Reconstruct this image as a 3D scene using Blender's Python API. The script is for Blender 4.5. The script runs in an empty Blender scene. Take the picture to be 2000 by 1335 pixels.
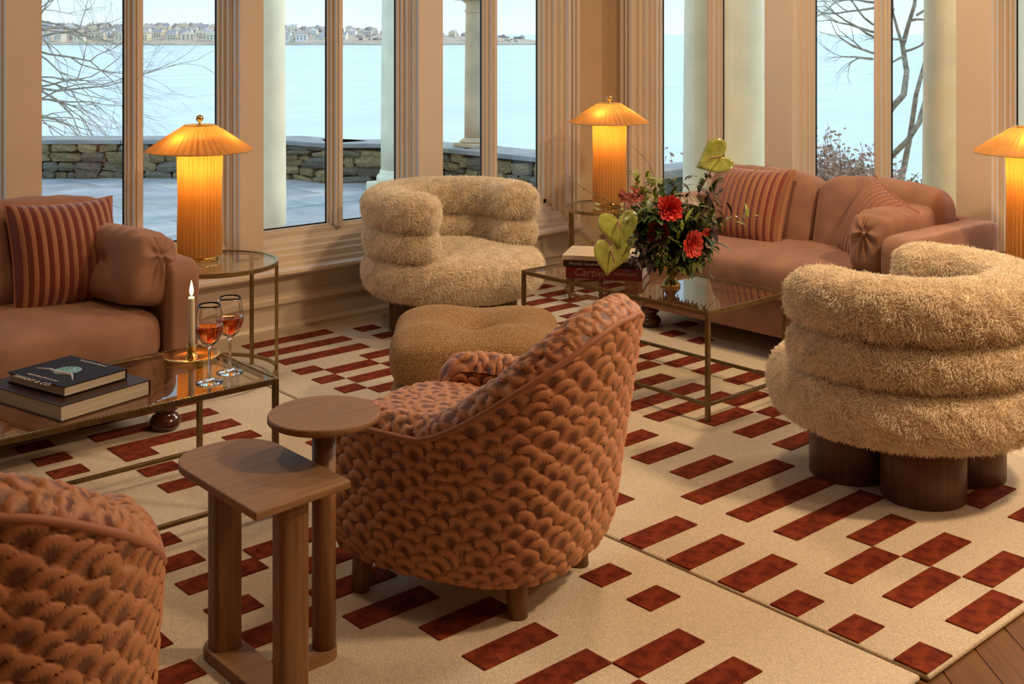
import bpy, bmesh, math, random
import numpy as np
from mathutils import Vector, Matrix, Euler, noise as mnoise

R = math.radians
PI = math.pi
sc = bpy.context.scene
C = sc.collection

# ------------------------------------------------------------------ camera, world, lights, exposure
TH = R(41.63)
ct, st_ = math.cos(TH), math.sin(TH)
FPX = 2288.0
CAM_H = 1.5
cam = bpy.data.cameras.new('camera')
cam.sensor_width = 36.0
cam.lens = 36.0 * FPX / 2000.0
cam.shift_y = -0.30025
cam.clip_start = 0.05
cam.clip_end = 60000
camo = bpy.data.objects.new('camera', cam)
camo.location = (0, 0, CAM_H)
camo.rotation_euler = (R(90), 0, -TH)
C.objects.link(camo)
sc.camera = camo

sc.view_settings.view_transform = 'Standard'
sc.view_settings.look = 'None'
sc.view_settings.gamma = 1.0
sc.view_settings.use_curve_mapping = False
sc.view_settings.exposure = 0.0
sc.cycles.transparent_max_bounces = 24
sc.cycles.max_bounces = 12
sc.cycles.transmission_bounces = 10
sc.cycles.caustics_reflective = False
sc.cycles.caustics_refractive = False
sc.cycles.sample_clamp_indirect = 6.0

world = bpy.data.worlds.new('sky')
sc.world = world
world.use_nodes = True
wn = world.node_tree
wn.nodes.clear()
w_out = wn.nodes.new('ShaderNodeOutputWorld')
w_bg = wn.nodes.new('ShaderNodeBackground')
w_tc = wn.nodes.new('ShaderNodeTexCoord')
w_sep = wn.nodes.new('ShaderNodeSeparateXYZ')
w_cr = wn.nodes.new('ShaderNodeValToRGB')
w_cr.color_ramp.elements[0].position = 0.0
w_cr.color_ramp.elements[0].color = (0.70, 0.86, 0.93, 1)
w_cr.color_ramp.elements[1].position = 0.5
w_cr.color_ramp.elements[1].color = (0.48, 0.70, 0.92, 1)
e = w_cr.color_ramp.elements.new(0.04)
e.color = (0.60, 0.82, 0.92, 1)
wn.links.new(w_tc.outputs['Generated'], w_sep.inputs[0])
wn.links.new(w_sep.outputs['Z'], w_cr.inputs['Fac'])
wn.links.new(w_cr.outputs['Color'], w_bg.inputs['Color'])
w_bg.inputs['Strength'].default_value = 1.45
wn.links.new(w_bg.outputs[0], w_out.inputs['Surface'])


def lamp(kind, name, loc, energy, color, size=0.1, rot=(0, 0, 0), parent=None, **kw):
    l = bpy.data.lights.new(name, kind)
    l.energy = energy
    l.color = color
    if kind == 'AREA':
        l.shape = 'DISK'
        l.size = size
    elif kind == 'SUN':
        l.angle = size
    else:
        l.shadow_soft_size = size
    for k, v in kw.items():
        setattr(l, k, v)
    o = bpy.data.objects.new(name, l)
    o.location = loc
    o.rotation_euler = rot
    if parent:
        o.parent = parent
    C.objects.link(o)
    return o


# low winter sun behind thin cloud, coming in over the sea through the windows on the right
SUN_E = 2.0
sun_dir = Vector((-0.86, 0.02, -0.50)).normalized()
lamp('SUN', 'sun', (9, 4, 6), SUN_E, (1.0, 0.86, 0.68), R(12), sun_dir.to_track_quat('-Z', 'Y').to_euler())
# warm fill lights added under the ceiling to brighten rug and room, no fixtures
WARM = (1.0, 0.70, 0.42)
for (lx, ly, le) in ((3.9, 0.3, 112), (4.2, 3.2, 40), (1.2, 3.7, 14), (3.6, -1.2, 34)):
    lamp('AREA', 'added_ceiling_fill', (lx, ly, 3.15), le, WARM, 0.35)

# ------------------------------------------------------------------ helpers


def setp(o, label=None, cat=None, group=None, kind=None):
    if label: o['label'] = label
    if cat: o['category'] = cat
    if group: o['group'] = group
    if kind: o['kind'] = kind
    return o


def thing(name, label, cat, loc=(0, 0, 0), rz=0, group=None):
    o = bpy.data.objects.new(name, None)
    o.empty_display_size = 0.1
    o.location = loc
    o.rotation_euler = (0, 0, rz)
    C.objects.link(o)
    return setp(o, label, cat, group)


def kids(o):
    return [c for c in o.children]


def copy_tree(o, parent=None):
    c = o.copy()
    C.objects.link(c)
    if parent: c.parent = parent
    for ch in kids(o):
        copy_tree(ch, c)
    return c


def add(name, me, m=None, parent=None, smooth=True, loc=None, rot=None, kind=None):
    if m is not None and len(me.materials) == 0:
        for mm in (m if isinstance(m, (list, tuple)) else [m]):
            me.materials.append(mm)
    if smooth:
        me.polygons.foreach_set('use_smooth', [True] * len(me.polygons))
    o = bpy.data.objects.new(name, me)
    if loc is not None: o.location = loc
    if rot is not None: o.rotation_euler = rot
    if parent is not None: o.parent = parent
    if kind: o['kind'] = kind
    C.objects.link(o)
    return o


def mesh(name, v, f):
    me = bpy.data.meshes.new(name)
    me.from_pydata([tuple(map(float, p)) for p in v], [], [tuple(map(int, q)) for q in f])
    me.update()
    return me


class MB:
    def __init__(self):
        self.v = []
        self.f = []
        self.mi = []

    def put(self, v, f, mi=0):
        n = len(self.v)
        self.v.extend(tuple(p) for p in v)
        self.f.extend(tuple(i + n for i in q) for q in f)
        self.mi.extend([mi] * len(f))

    def box(self, x0, x1, y0, y1, z0, z1, mi=0):
        v = [(x0, y0, z0), (x1, y0, z0), (x1, y1, z0), (x0, y1, z0), (x0, y0, z1), (x1, y0, z1), (x1, y1, z1), (x0, y1, z1)]
        f = [(0, 3, 2, 1), (4, 5, 6, 7), (0, 1, 5, 4), (1, 2, 6, 5), (2, 3, 7, 6), (3, 0, 4, 7)]
        self.put(v, f, mi)

    def tube(self, pts, rad, n=8, mi=0, cap=True):
        pts = [Vector(p) for p in pts]
        if not hasattr(rad, '__len__'): rad = [rad] * len(pts)
        vs, fs = [], []
        up = Vector((0, 0, 1))
        prev = None
        for i, p in enumerate(pts):
            a = pts[max(i - 1, 0)]
            b = pts[min(i + 1, len(pts) - 1)]
            t = (b - a)
            if t.length < 1e-9: t = Vector((0, 0, 1))
            t.normalize()
            if prev is None:
                ref = up if abs(t.z) < 0.9 else Vector((1, 0, 0))
                x = t.cross(ref).normalized()
            else:
                x = (prev - t * prev.dot(t))
                if x.length < 1e-6: x = t.orthogonal()
                x.normalize()
            prev = x
            y = t.cross(x)
            for k in range(n):
                an = 2 * PI * k / n
                vs.append(p + (x * math.cos(an) + y * math.sin(an)) * rad[i])
        for i in range(len(pts) - 1):
            for k in range(n):
                k2 = (k + 1) % n
                fs.append((i * n + k, i * n + k2, (i + 1) * n + k2, (i + 1) * n + k))
        if cap:
            fs.append(tuple(range(n))[::-1])
            fs.append(tuple((len(pts) - 1) * n + k for k in range(n)))
        self.put(vs, fs, mi)

    def lathe(self, prof, n=32, mi=0, c=(0, 0, 0), mod=None, cap=True):
        vs, fs = [], []
        for j, (r, z) in enumerate(prof):
            for k in range(n):
                an = 2 * PI * k / n
                rr = r if mod is None else mod(r, z, an, j)
                vs.append((c[0] + rr * math.cos(an), c[1] + rr * math.sin(an), c[2] + z))
        for j in range(len(prof) - 1):
            for k in range(n):
                k2 = (k + 1) % n
                fs.append((j * n + k, j * n + k2, (j + 1) * n + k2, (j + 1) * n + k))
        if cap:
            if prof[0][0] > 1e-6: fs.append(tuple(range(n))[::-1])
            if prof[-1][0] > 1e-6: fs.append(tuple((len(prof) - 1) * n + k for k in range(n)))
        self.put(vs, fs, mi)

    def prism(self, poly, z0, z1, mi=0):
        n = len(poly)
        v = [(x, y, z0) for x, y in poly] + [(x, y, z1) for x, y in poly]
        ar = sum(poly[i][0] * poly[(i + 1) % n][1] - poly[(i + 1) % n][0] * poly[i][1] for i in range(n))
        if ar < 0:
            v = [(x, y, z0) for x, y in poly[::-1]] + [(x, y, z1) for x, y in poly[::-1]]
        f = [tuple(range(n))[::-1], tuple(range(n, 2 * n))]
        for i in range(n):
            j = (i + 1) % n
            f.append((i, j, n + j, n + i))
        self.put(v, f, mi)

    def mesh(self, name, mats=None):
        me = mesh(name, self.v, self.f)
        if mats:
            for m in mats: me.materials.append(m)
            me.polygons.foreach_set('material_index', self.mi)
        return me

    def build(self, name, m, parent=None, smooth=False, loc=None, rot=None, kind=None, bevel=0):
        me = self.mesh(name, m if isinstance(m, (list, tuple)) else [m])
        o = add(name, me, None, parent, smooth, loc, rot, kind)
        if bevel:
            b = o.modifiers.new('edge', 'BEVEL')
            b.width = bevel
            b.segments = 2
            b.limit_method = 'ANGLE'
        return o


def rbox_mesh(sx, sy, sz, r=0.01, seg=2):
    bm = bmesh.new()
    bmesh.ops.create_cube(bm, size=1)
    for v in bm.verts: v.co = (v.co.x * sx, v.co.y * sy, v.co.z * sz)
    if r > 0:
        bmesh.ops.bevel(bm, geom=bm.edges[:], offset=r, segments=seg, profile=0.5, affect='EDGES')
    me = bpy.data.meshes.new('rbox')
    bm.to_mesh(me)
    bm.free()
    return me


def rbox(name, x0, x1, y0, y1, z0, z1, m, parent=None, r=0.01, seg=2, smooth=True, kind=None):
    me = rbox_mesh(x1 - x0, y1 - y0, z1 - z0, r, seg)
    return add(name, me, m, parent, smooth, ((x0 + x1) / 2, (y0 + y1) / 2, (z0 + z1) / 2), kind=kind)


def cube_grid(n):
    """unit cube surface [-1,1]^3 as a welded n x n grid per side"""
    idx = {}
    vs, fs = [], []

    def vid(p):
        k = tuple(int(round((q + 1) * n / 2)) for q in p)
        if k not in idx:
            idx[k] = len(vs)
            vs.append(p)
        return idx[k]
    for ax in range(3):
        for s in (-1, 1):
            u, w = [(1, 2), (2, 0), (0, 1)][ax]
            for i in range(n):
                for j in range(n):
                    q = []
                    for (di, dj) in ((0, 0), (1, 0), (1, 1), (0, 1)):
                        p = [0, 0, 0]
                        p[ax] = s
                        p[u] = -1 + 2 * (i + di) / n
                        p[w] = -1 + 2 * (j + dj) / n
                        q.append(vid(tuple(p)))
                    fs.append(tuple(q) if s > 0 else tuple(q[::-1]))
    return np.array(vs, float), fs


_cg = {}


def soft(sx, sy, sz, k=6, n=24, fn=None, wob=0.0, seed=0):
    """rounded, padded block of full size sx, sy, sz; fn(p, P) edits the points"""
    if n not in _cg: _cg[n] = cube_grid(n)
    v, f = _cg[n]
    nk = (np.abs(v) ** k).sum(1) ** (1.0 / k)
    p = v / nk[:, None] * np.abs(v).max(1)[:, None]
    P = p * np.array([sx, sy, sz]) / 2
    if fn is not None: P = fn(p, P.copy())
    if wob:
        for i in range(len(P)):
            d = mnoise.noise_vector(Vector(P[i]) * 7 + Vector((seed, seed * 1.7, 0)))
            P[i] += np.array(d) * wob
    return mesh('soft', P, f)


# ------------------------------------------------------------------ materials
def M(name, col, rough=0.5, metal=0.0, spec=0.5, sheen=0.0, var=0.0, vscale=8.0, bump=0.0, bscale=200.0, detail=3.0, col2=None,
      coat=0.0, coords='Object', stretch=None, trans=0.0, emit=None):
    m = bpy.data.materials.new(name)
    m.use_nodes = True
    nt = m.node_tree
    b = nt.nodes['Principled BSDF']
    b.inputs['Base Color'].default_value = (*col, 1)
    b.inputs['Roughness'].default_value = rough
    b.inputs['Metallic'].default_value = metal
    b.inputs['Specular IOR Level'].default_value = spec
    if sheen:
        b.inputs['Sheen Weight'].default_value = sheen
        b.inputs['Sheen Roughness'].default_value = 0.35
        b.inputs['Sheen Tint'].default_value = (min(1, col[0] * 1.6 + .2), min(1, col[1] * 1.6 + .2), min(1, col[2] * 1.6 + .2), 1)
    if coat:
        b.inputs['Coat Weight'].default_value = coat
        b.inputs['Coat Roughness'].default_value = 0.12
    if var or bump:
        tc = nt.nodes.new('ShaderNodeTexCoord')
        mp = nt.nodes.new('ShaderNodeMapping')
        nt.links.new(tc.outputs[coords], mp.inputs[0])
        if stretch: mp.inputs['Scale'].default_value = stretch
    if var:
        nz = nt.nodes.new('ShaderNodeTexNoise')
        nz.inputs['Scale'].default_value = vscale
        nz.inputs['Detail'].default_value = detail
        nt.links.new(mp.outputs[0], nz.inputs['Vector'])
        mx = nt.nodes.new('ShaderNodeMix')
        mx.data_type = 'RGBA'
        c2 = col2 if col2 else tuple(c * (1 - var) for c in col)
        c1 = col if col2 else tuple(min(1, c * (1 + var * .6)) for c in col)
        mx.inputs[6].default_value = (*c1, 1)
        mx.inputs[7].default_value = (*c2, 1)
        rp = nt.nodes.new('ShaderNodeMapRange')
        rp.inputs[1].default_value = 0.35
        rp.inputs[2].default_value = 0.65
        nt.links.new(nz.outputs['Fac'], rp.inputs[0])
        nt.links.new(rp.outputs[0], mx.inputs[0])
        nt.links.new(mx.outputs[2], b.inputs['Base Color'])
    if bump:
        n2 = nt.nodes.new('ShaderNodeTexNoise')
        n2.inputs['Scale'].default_value = bscale
        n2.inputs['Detail'].default_value = 3
        nt.links.new(mp.outputs[0], n2.inputs['Vector'])
        bp = nt.nodes.new('ShaderNodeBump')
        bp.inputs['Strength'].default_value = bump
        bp.inputs['Distance'].default_value = 0.004
        nt.links.new(n2.outputs['Fac'], bp.inputs['Height'])
        nt.links.new(bp.outputs[0], b.inputs['Normal'])
    return m


def fabric_glow(name, col, tcol):
    """thin pleated silk: diffuse plus translucent"""
    m = bpy.data.materials.new(name)
    m.use_nodes = True
    nt = m.node_tree
    nt.nodes.clear()
    out = nt.nodes.new('ShaderNodeOutputMaterial')
    d = nt.nodes.new('ShaderNodeBsdfDiffuse')
    t = nt.nodes.new('ShaderNodeBsdfTranslucent')
    mx = nt.nodes.new('ShaderNodeMixShader')
    mx.inputs[0].default_value = 0.55
    tc = nt.nodes.new('ShaderNodeTexCoord')
    nz = nt.nodes.new('ShaderNodeTexNoise')
    nz.inputs['Scale'].default_value = 60
    mp = nt.nodes.new('ShaderNodeMapping')
    mp.inputs['Scale'].default_value = (1, 1, 0.15)
    nt.links.new(tc.outputs['Object'], mp.inputs[0])
    nt.links.new(mp.outputs[0], nz.inputs['Vector'])
    mc = nt.nodes.new('ShaderNodeMix')
    mc.data_type = 'RGBA'
    mc.inputs[6].default_value = (*[c * .8 for c in tcol], 1)
    mc.inputs[7].default_value = (*tcol, 1)
    nt.links.new(nz.outputs['Fac'], mc.inputs[0])
    d.inputs['Color'].default_value = (*col, 1)
    nt.links.new(mc.outputs[2], t.inputs['Color'])
    nt.links.new(d.outputs[0], mx.inputs[1])
    nt.links.new(t.outputs[0], mx.inputs[2])
    nt.links.new(mx.outputs[0], out.inputs['Surface'])
    return m


def pane_glass(name, tint=(1, 1, 1), refl=1.0, ior=1.45):
    m = bpy.data.materials.new(name)
    m.use_nodes = True
    nt = m.node_tree
    nt.nodes.clear()
    out = nt.nodes.new('ShaderNodeOutputMaterial')
    t = nt.nodes.new('ShaderNodeBsdfTransparent')
    t.inputs['Color'].default_value = (*tint, 1)
    g = nt.nodes.new('ShaderNodeBsdfGlossy')
    g.inputs['Roughness'].default_value = 0.0
    fr = nt.nodes.new('ShaderNodeFresnel')
    fr.inputs['IOR'].default_value = ior
    ge = nt.nodes.new('ShaderNodeNewGeometry')
    ml = nt.nodes.new('ShaderNodeMath')
    ml.operation = 'MULTIPLY'
    # reflect on the outer faces only; the inside of the sheet lets everything pass
    sb = nt.nodes.new('ShaderNodeMath')
    sb.operation = 'SUBTRACT'
    sb.inputs[0].default_value = refl
    m2 = nt.nodes.new('ShaderNodeMath')
    m2.operation = 'MULTIPLY'
    m2.inputs[1].default_value = refl
    nt.links.new(ge.outputs['Backfacing'], m2.inputs[0])
    nt.links.new(m2.outputs[0], sb.inputs[1])
    nt.links.new(fr.outputs[0], ml.inputs[0])
    nt.links.new(sb.outputs[0], ml.inputs[1])
    mx = nt.nodes.new('ShaderNodeMixShader')
    nt.links.new(ml.outputs[0], mx.inputs[0])
    nt.links.new(t.outputs[0], mx.inputs[1])
    nt.links.new(g.outputs[0], mx.inputs[2])
    nt.links.new(mx.outputs[0], out.inputs['Surface'])
    return m


def glass(name, col, rough=0.0, ior=1.45):
    m = bpy.data.materials.new(name)
    m.use_nodes = True
    b = m.node_tree.nodes['Principled BSDF']
    b.inputs['Base Color'].default_value = (*col, 1)
    b.inputs['Roughness'].default_value = rough
    b.inputs['IOR'].default_value = ior
    b.inputs['Transmission Weight'].default_value = 1.0
    return m


def wood(name, c1, c2, rough=0.45, axis=2, scale=6.0, bump=0.15):
    m = bpy.data.materials.new(name)
    m.use_nodes = True
    nt = m.node_tree
    b = nt.nodes['Principled BSDF']
    b.inputs['Roughness'].default_value = rough
    tc = nt.nodes.new('ShaderNodeTexCoord')
    mp = nt.nodes.new('ShaderNodeMapping')
    s = [14.0, 14.0, 14.0]
    s[axis] = 0.9
    mp.inputs['Scale'].default_value = s
    nt.links.new(tc.outputs['Object'], mp.inputs[0])
    nz = nt.nodes.new('ShaderNodeTexNoise')
    nz.inputs['Scale'].default_value = scale
    nz.inputs['Detail'].default_value = 6
    nz.inputs['Distortion'].default_value = 0.6
    nt.links.new(mp.outputs[0], nz.inputs['Vector'])
    cr = nt.nodes.new('ShaderNodeValToRGB')
    cr.color_ramp.elements[0].position = 0.32
    cr.color_ramp.elements[0].color = (*c2, 1)
    cr.color_ramp.elements[1].position = 0.68
    cr.color_ramp.elements[1].color = (*c1, 1)
    nt.links.new(nz.outputs['Fac'], cr.inputs['Fac'])
    nt.links.new(cr.outputs[0], b.inputs['Base Color'])
    bp = nt.nodes.new('ShaderNodeBump')
    bp.inputs['Strength'].default_value = bump
    bp.inputs['Distance'].default_value = 0.002
    nt.links.new(nz.outputs['Fac'], bp.inputs['Height'])
    nt.links.new(bp.outputs[0], b.inputs['Normal'])
    return m


m_paint = M('cream_paint', (0.66, 0.55, 0.43), 0.38, var=0.03, vscale=3)
m_wall = M('wall_plaster', (0.60, 0.47, 0.32), 0.7, var=0.06, vscale=4)
m_roomwall = M('room_wall', (0.55, 0.42, 0.30), 0.8, var=0.05)
m_ceiling = M('ceiling_paint', (0.75, 0.66, 0.55), 0.8, var=0.03)
m_pane = pane_glass('window_glass', (0.97, 0.985, 0.98), 1.0)
m_tglass = pane_glass('table_glass', (0.90, 0.88, 0.78), 1.5, 1.5)
m_velvet = M('rose_velvet', (0.32, 0.168, 0.112), 0.75, sheen=0.55, spec=0.2, var=0.14, vscale=9, bump=0.25, bscale=400)
m_wool = M('cream_fleece', (0.80, 0.66, 0.48), 0.9, spec=0.1, sheen=0.3, var=0.2, vscale=25, bump=0.8, bscale=120)
m_boucle = M('tan_boucle', (0.46, 0.29, 0.14), 0.9, spec=0.15, sheen=0.2, var=0.9, vscale=210, detail=2, col2=(0.20, 0.105, 0.04), bump=1.0, bscale=230)
m_brass = M('brushed_brass', (0.62, 0.40, 0.14), 0.28, metal=1.0, var=0.1, vscale=30)
m_bronze = M('aged_bronze', (0.20, 0.135, 0.06), 0.38, metal=0.9, var=0.2, vscale=20)
m_brassleg = M('aged_brass', (0.36, 0.25, 0.10), 0.34, metal=0.95, var=0.15, vscale=20)
m_goldplate = M('polished_gold', (0.85, 0.55, 0.16), 0.14, metal=1.0)
m_oak = wood('brown_oak', (0.31, 0.165, 0.07), (0.22, 0.112, 0.045), 0.6, 0)
m_oakleg = wood('brown_oak_leg', (0.25, 0.115, 0.042), (0.155, 0.068, 0.023), 0.45, 2)
m_walnut = wood('walnut', (0.13, 0.055, 0.025), (0.075, 0.03, 0.014), 0.42, 2)
m_bun = M('dark_mahogany', (0.07, 0.018, 0.01), 0.18, coat=0.6)
m_leaf = M('green_leaf', (0.085, 0.14, 0.03), 0.45, var=0.4, vscale=20)
m_leaflite = M('bright_green_leaf', (0.28, 0.36, 0.055), 0.45, var=0.3, vscale=20)
m_leafmid = M('olive_leaf', (0.16, 0.18, 0.04), 0.45, var=0.4, vscale=20)
m_leafdark = M('burgundy_leaf', (0.055, 0.035, 0.025), 0.5, var=0.4, vscale=20)
m_anth = M('lime_spathe', (0.33, 0.36, 0.07), 0.22, var=0.25, vscale=14, coat=0.3)
m_spadix = M('spadix', (0.30, 0.13, 0.08), 0.5, bump=0.5)
m_red = M('red_petal', (0.62, 0.018, 0.012), 0.45, sheen=0.3, var=0.3, vscale=16)
m_coral = M('coral_petal', (0.78, 0.07, 0.05), 0.45, sheen=0.3, var=0.3, vscale=16)
m_pink = M('pink_floret', (0.55, 0.16, 0.14), 0.5, var=0.4, vscale=40)
m_white = M('white_petal', (0.72, 0.66, 0.58), 0.5)
m_stem = M('green_stem', (0.12, 0.13, 0.035), 0.5)
m_twig = M('brown_twig', (0.14, 0.085, 0.04), 0.6)
m_pages = M('book_pages', (0.68, 0.60, 0.47), 0.7, var=0.25, vscale=3, detail=6, stretch=(1, 1, 160))
m_blackcover = M('black_book_cover', (0.014, 0.008, 0.007), 0.55, spec=.12)
m_browncover = M('dark_brown_book_cover', (0.040, 0.018, 0.010), 0.4, spec=.2)
m_redcover = M('red_book_cover', (0.19, 0.010, 0.012), 0.4)
m_silver = M('pale_lettering', (0.60, 0.55, 0.48), 0.4)
m_goldtext = M('pale_gold_lettering', (0.45, 0.27, 0.14), 0.4)
m_teal = M('teal_print', (0.02, 0.22, 0.20), 0.3, var=0.9, vscale=60, col2=(0.35, 0.6, 0.55))
m_wax = M('candle_wax', (0.80, 0.72, 0.55), 0.45)
m_wax.node_tree.nodes['Principled BSDF'].inputs['Subsurface Weight'].default_value = 0.5
m_wax.node_tree.nodes['Principled BSDF'].inputs['Subsurface Radius'].default_value = (0.03, 0.015, 0.006)
m_wick = M('wick', (0.01, 0.008, 0.006), 0.9)
m_wineglass = glass('clear_glass', (1, 1, 1))
m_wine = glass('rose_wine', (0.80, 0.13, 0.015), 0.0, 1.34)
m_flame = bpy.data.materials.new('flame')
m_flame.use_nodes = True
_b = m_flame.node_tree.nodes['Principled BSDF']
_b.inputs['Base Color'].default_value = (0, 0, 0, 1)
_b.inputs['Emission Color'].default_value = (1.0, 0.62, 0.22, 1)
_b.inputs['Emission Strength'].default_value = 12
m_silk = fabric_glow('pleated_silk', (0.62, 0.40, 0.17), (0.80, 0.44, 0.11))
m_piping = M('rust_piping', (0.36, 0.14, 0.07), 0.6, sheen=0.3)

# rug wools
m_rug = M('cream_rug_pile', (0.66, 0.55, 0.41), 0.95, spec=0.05, sheen=0.25, var=0.16, vscale=170, bump=1.0, bscale=300, detail=8)
m_bar = M('rust_rug_pile', (0.23, 0.040, 0.014), 0.9, spec=0.05, sheen=0.25, var=0.6, vscale=26, col2=(0.10, 0.014, 0.006), bump=0.9, bscale=220, detail=5)

# outdoors
m_slate = M('slate_paving', (0.42, 0.43, 0.46), 0.6, var=0.25, vscale=2.2, bump=0.3, bscale=20, detail=6)
m_joint = M('paving_joint', (0.22, 0.22, 0.22), 0.9)
m_cap = M('wall_cap_stone', (0.32, 0.31, 0.30), 0.6, var=0.2, vscale=5, bump=0.3, bscale=30)
m_mortar = M('dark_mortar', (0.05, 0.045, 0.035), 0.9)
stone_cols = [(0.27, 0.185, 0.085), (0.33, 0.235, 0.12), (0.19, 0.15, 0.085), (0.20, 0.18, 0.135), (0.38, 0.27, 0.13), (0.15, 0.12, 0.08)]
m_stones = [M('field_stone', c, 0.8, var=0.45, vscale=9, bump=0.8, bscale=30, detail=6) for c in stone_cols]
m_column = M('painted_column', (0.95, 0.87, 0.64), 0.55, var=0.08, vscale=4)
m_sandcol = M('sandstone_column', (0.66, 0.50, 0.34), 0.7, var=0.18, vscale=3, bump=0.2, bscale=40)
m_bark = M('pale_bark', (0.42, 0.34, 0.25), 0.8, var=0.4, vscale=20, bump=0.4, bscale=60)
m_dryleaf = M('dry_pink_leaf', (0.50, 0.31, 0.22), 0.7, var=0.4, vscale=12)
m_dryleaf2 = M('dry_tan_leaf', (0.42, 0.33, 0.16), 0.7, var=0.4, vscale=12)
m_drytwig = M('dry_twig', (0.34, 0.24, 0.16), 0.8)
m_grass = M('winter_grass', (0.34, 0.31, 0.17), 0.9, var=0.4, vscale=3)
m_land = M('far_hillside', (0.52, 0.37, 0.28), 0.9, var=0.35, vscale=0.02, col2=(0.60, 0.47, 0.35), detail=6)  # far-shore base colours are paled, distance haze put into them
m_fartree = M('bare_far_trees', (0.50, 0.42, 0.39), 0.9, var=0.35, vscale=0.15)
m_beach = M('pale_shore', (0.62, 0.54, 0.42), 0.9)
house_cols = [(0.88, 0.83, 0.72), (0.86, 0.74, 0.52), (0.90, 0.88, 0.84), (0.78, 0.72, 0.66), (0.88, 0.80, 0.64)]
m_houses = [M('house_wall', c, 0.7) for c in house_cols]
m_roofs = [M('house_roof', c, 0.8) for c in [(0.46, 0.40, 0.42), (0.54, 0.46, 0.46), (0.58, 0.46, 0.40)]]
m_housewin = M('house_window', (0.10, 0.13, 0.17), 0.2)

m_sea = bpy.data.materials.new('sea_water')
m_sea.use_nodes = True
nt = m_sea.node_tree
b = nt.nodes['Principled BSDF']
b.inputs['Roughness'].default_value = 0.22
b.inputs['IOR'].default_value = 1.33
tc = nt.nodes.new('ShaderNodeTexCoord')
mp = nt.nodes.new('ShaderNodeMapping')
mp.inputs['Rotation'].default_value = (0, 0, R(41.6))
mp.inputs['Scale'].default_value = (0.012, 0.07, 0.05)
nz = nt.nodes.new('ShaderNodeTexNoise')
nz.inputs['Scale'].default_value = 1.0
nz.inputs['Detail'].default_value = 8
nt.links.new(tc.outputs['Object'], mp.inputs[0])
nt.links.new(mp.outputs[0], nz.inputs['Vector'])
cr = nt.nodes.new('ShaderNodeValToRGB')
cr.color_ramp.elements[0].position = 0.3
cr.color_ramp.elements[0].color = (0.58, 0.665, 0.755, 1)
cr.color_ramp.elements[1].position = 0.7
cr.color_ramp.elements[1].color = (0.72, 0.785, 0.86, 1)
nt.links.new(nz.outputs['Fac'], cr.inputs[0])
nt.links.new(cr.outputs[0], b.inputs['Base Color'])
bp = nt.nodes.new('ShaderNodeBump')
bp.inputs['Strength'].default_value = 0.5
bp.inputs['Distance'].default_value = 0.6
nt.links.new(nz.outputs['Fac'], bp.inputs['Height'])
nt.links.new(bp.outputs[0], b.inputs['Normal'])

# striped cushion cover: rust ribs, each with a fringe of tan ticks (UV x across the ribs)
NRIB = 12


def stripe_material():
    m = bpy.data.materials.new('ribbed_stripe')
    m.use_nodes = True
    nt = m.node_tree
    b = nt.nodes['Principled BSDF']
    b.inputs['Roughness'].default_value = 0.7
    b.inputs['Sheen Weight'].default_value = 0.3
    uv = nt.nodes.new('ShaderNodeUVMap')
    sp = nt.nodes.new('ShaderNodeSeparateXYZ')
    nt.links.new(uv.outputs[0], sp.inputs[0])

    def math_(op, a, bb=None, clamp=False):
        n = nt.nodes.new('ShaderNodeMath')
        n.operation = op
        n.use_clamp = clamp
        for i, q in enumerate((a, bb)):
            if q is None: continue
            if isinstance(q, (int, float)): n.inputs[i].default_value = q
            else: nt.links.new(q, n.inputs[i])
        return n.outputs[0]
    p = math_('FRACT', math_('MULTIPLY', sp.outputs[0], NRIB))
    tick = math_('FRACT', math_('MULTIPLY', sp.outputs[1], 62))
    tk = math_('LESS_THAN', tick, 0.5)
    ramp = math_('GREATER_THAN', p, 0.52)
    edge = math_('GREATER_THAN', p, 0.90)
    mask = math_('MAXIMUM', math_('MULTIPLY', tk, ramp), edge)
    mx = nt.nodes.new('ShaderNodeMix')
    mx.data_type = 'RGBA'
    mx.inputs[6].default_value = (0.16, 0.022, 0.010, 1)
    mx.inputs[7].default_value = (0.42, 0.195, 0.08, 1)
    nt.links.new(mask, mx.inputs[0])
    nt.links.new(mx.outputs[2], b.inputs['Base Color'])
    return m


m_stripe = stripe_material()
m_stripe_back = M('plum_cushion_back', (0.20, 0.03, 0.015), 0.8, sheen=0.3)

# puffed brocade, thread colour read from the weave mask stored on the mesh
m_broc = bpy.data.materials.new('scalloped_brocade')
m_broc.use_nodes = True
nt = m_broc.node_tree
b = nt.nodes['Principled BSDF']
b.inputs['Roughness'].default_value = 0.48
b.inputs['Sheen Weight'].default_value = 0.35
b.inputs['Sheen Tint'].default_value = (1, 0.6, 0.35, 1)
at = nt.nodes.new('ShaderNodeAttribute')
at.attribute_name = 'weave'
tc = nt.nodes.new('ShaderNodeTexCoord')
nz = nt.nodes.new('ShaderNodeTexNoise')
nz.inputs['Scale'].default_value = 9
nt.links.new(tc.outputs['Object'], nz.inputs['Vector'])
mx = nt.nodes.new('ShaderNodeMix')
mx.data_type = 'RGBA'
mx.inputs[6].default_value = (0.50, 0.205, 0.105, 1)
mx.inputs[7].default_value = (0.44, 0.19, 0.075, 1)
nt.links.new(nz.outputs['Fac'], mx.inputs[0])
mx2 = nt.nodes.new('ShaderNodeMix')
mx2.data_type = 'RGBA'
mx2.inputs[7].default_value = (0.10, 0.018, 0.006, 1)
nt.links.new(at.outputs['Fac'], mx2.inputs[0])
nt.links.new(mx.outputs[2], mx2.inputs[6])
nt.links.new(mx2.outputs[2], b.inputs['Base Color'])
n3 = nt.nodes.new('ShaderNodeTexNoise')
n3.inputs['Scale'].default_value = 500
nt.links.new(tc.outputs['Object'], n3.inputs['Vector'])
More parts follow.
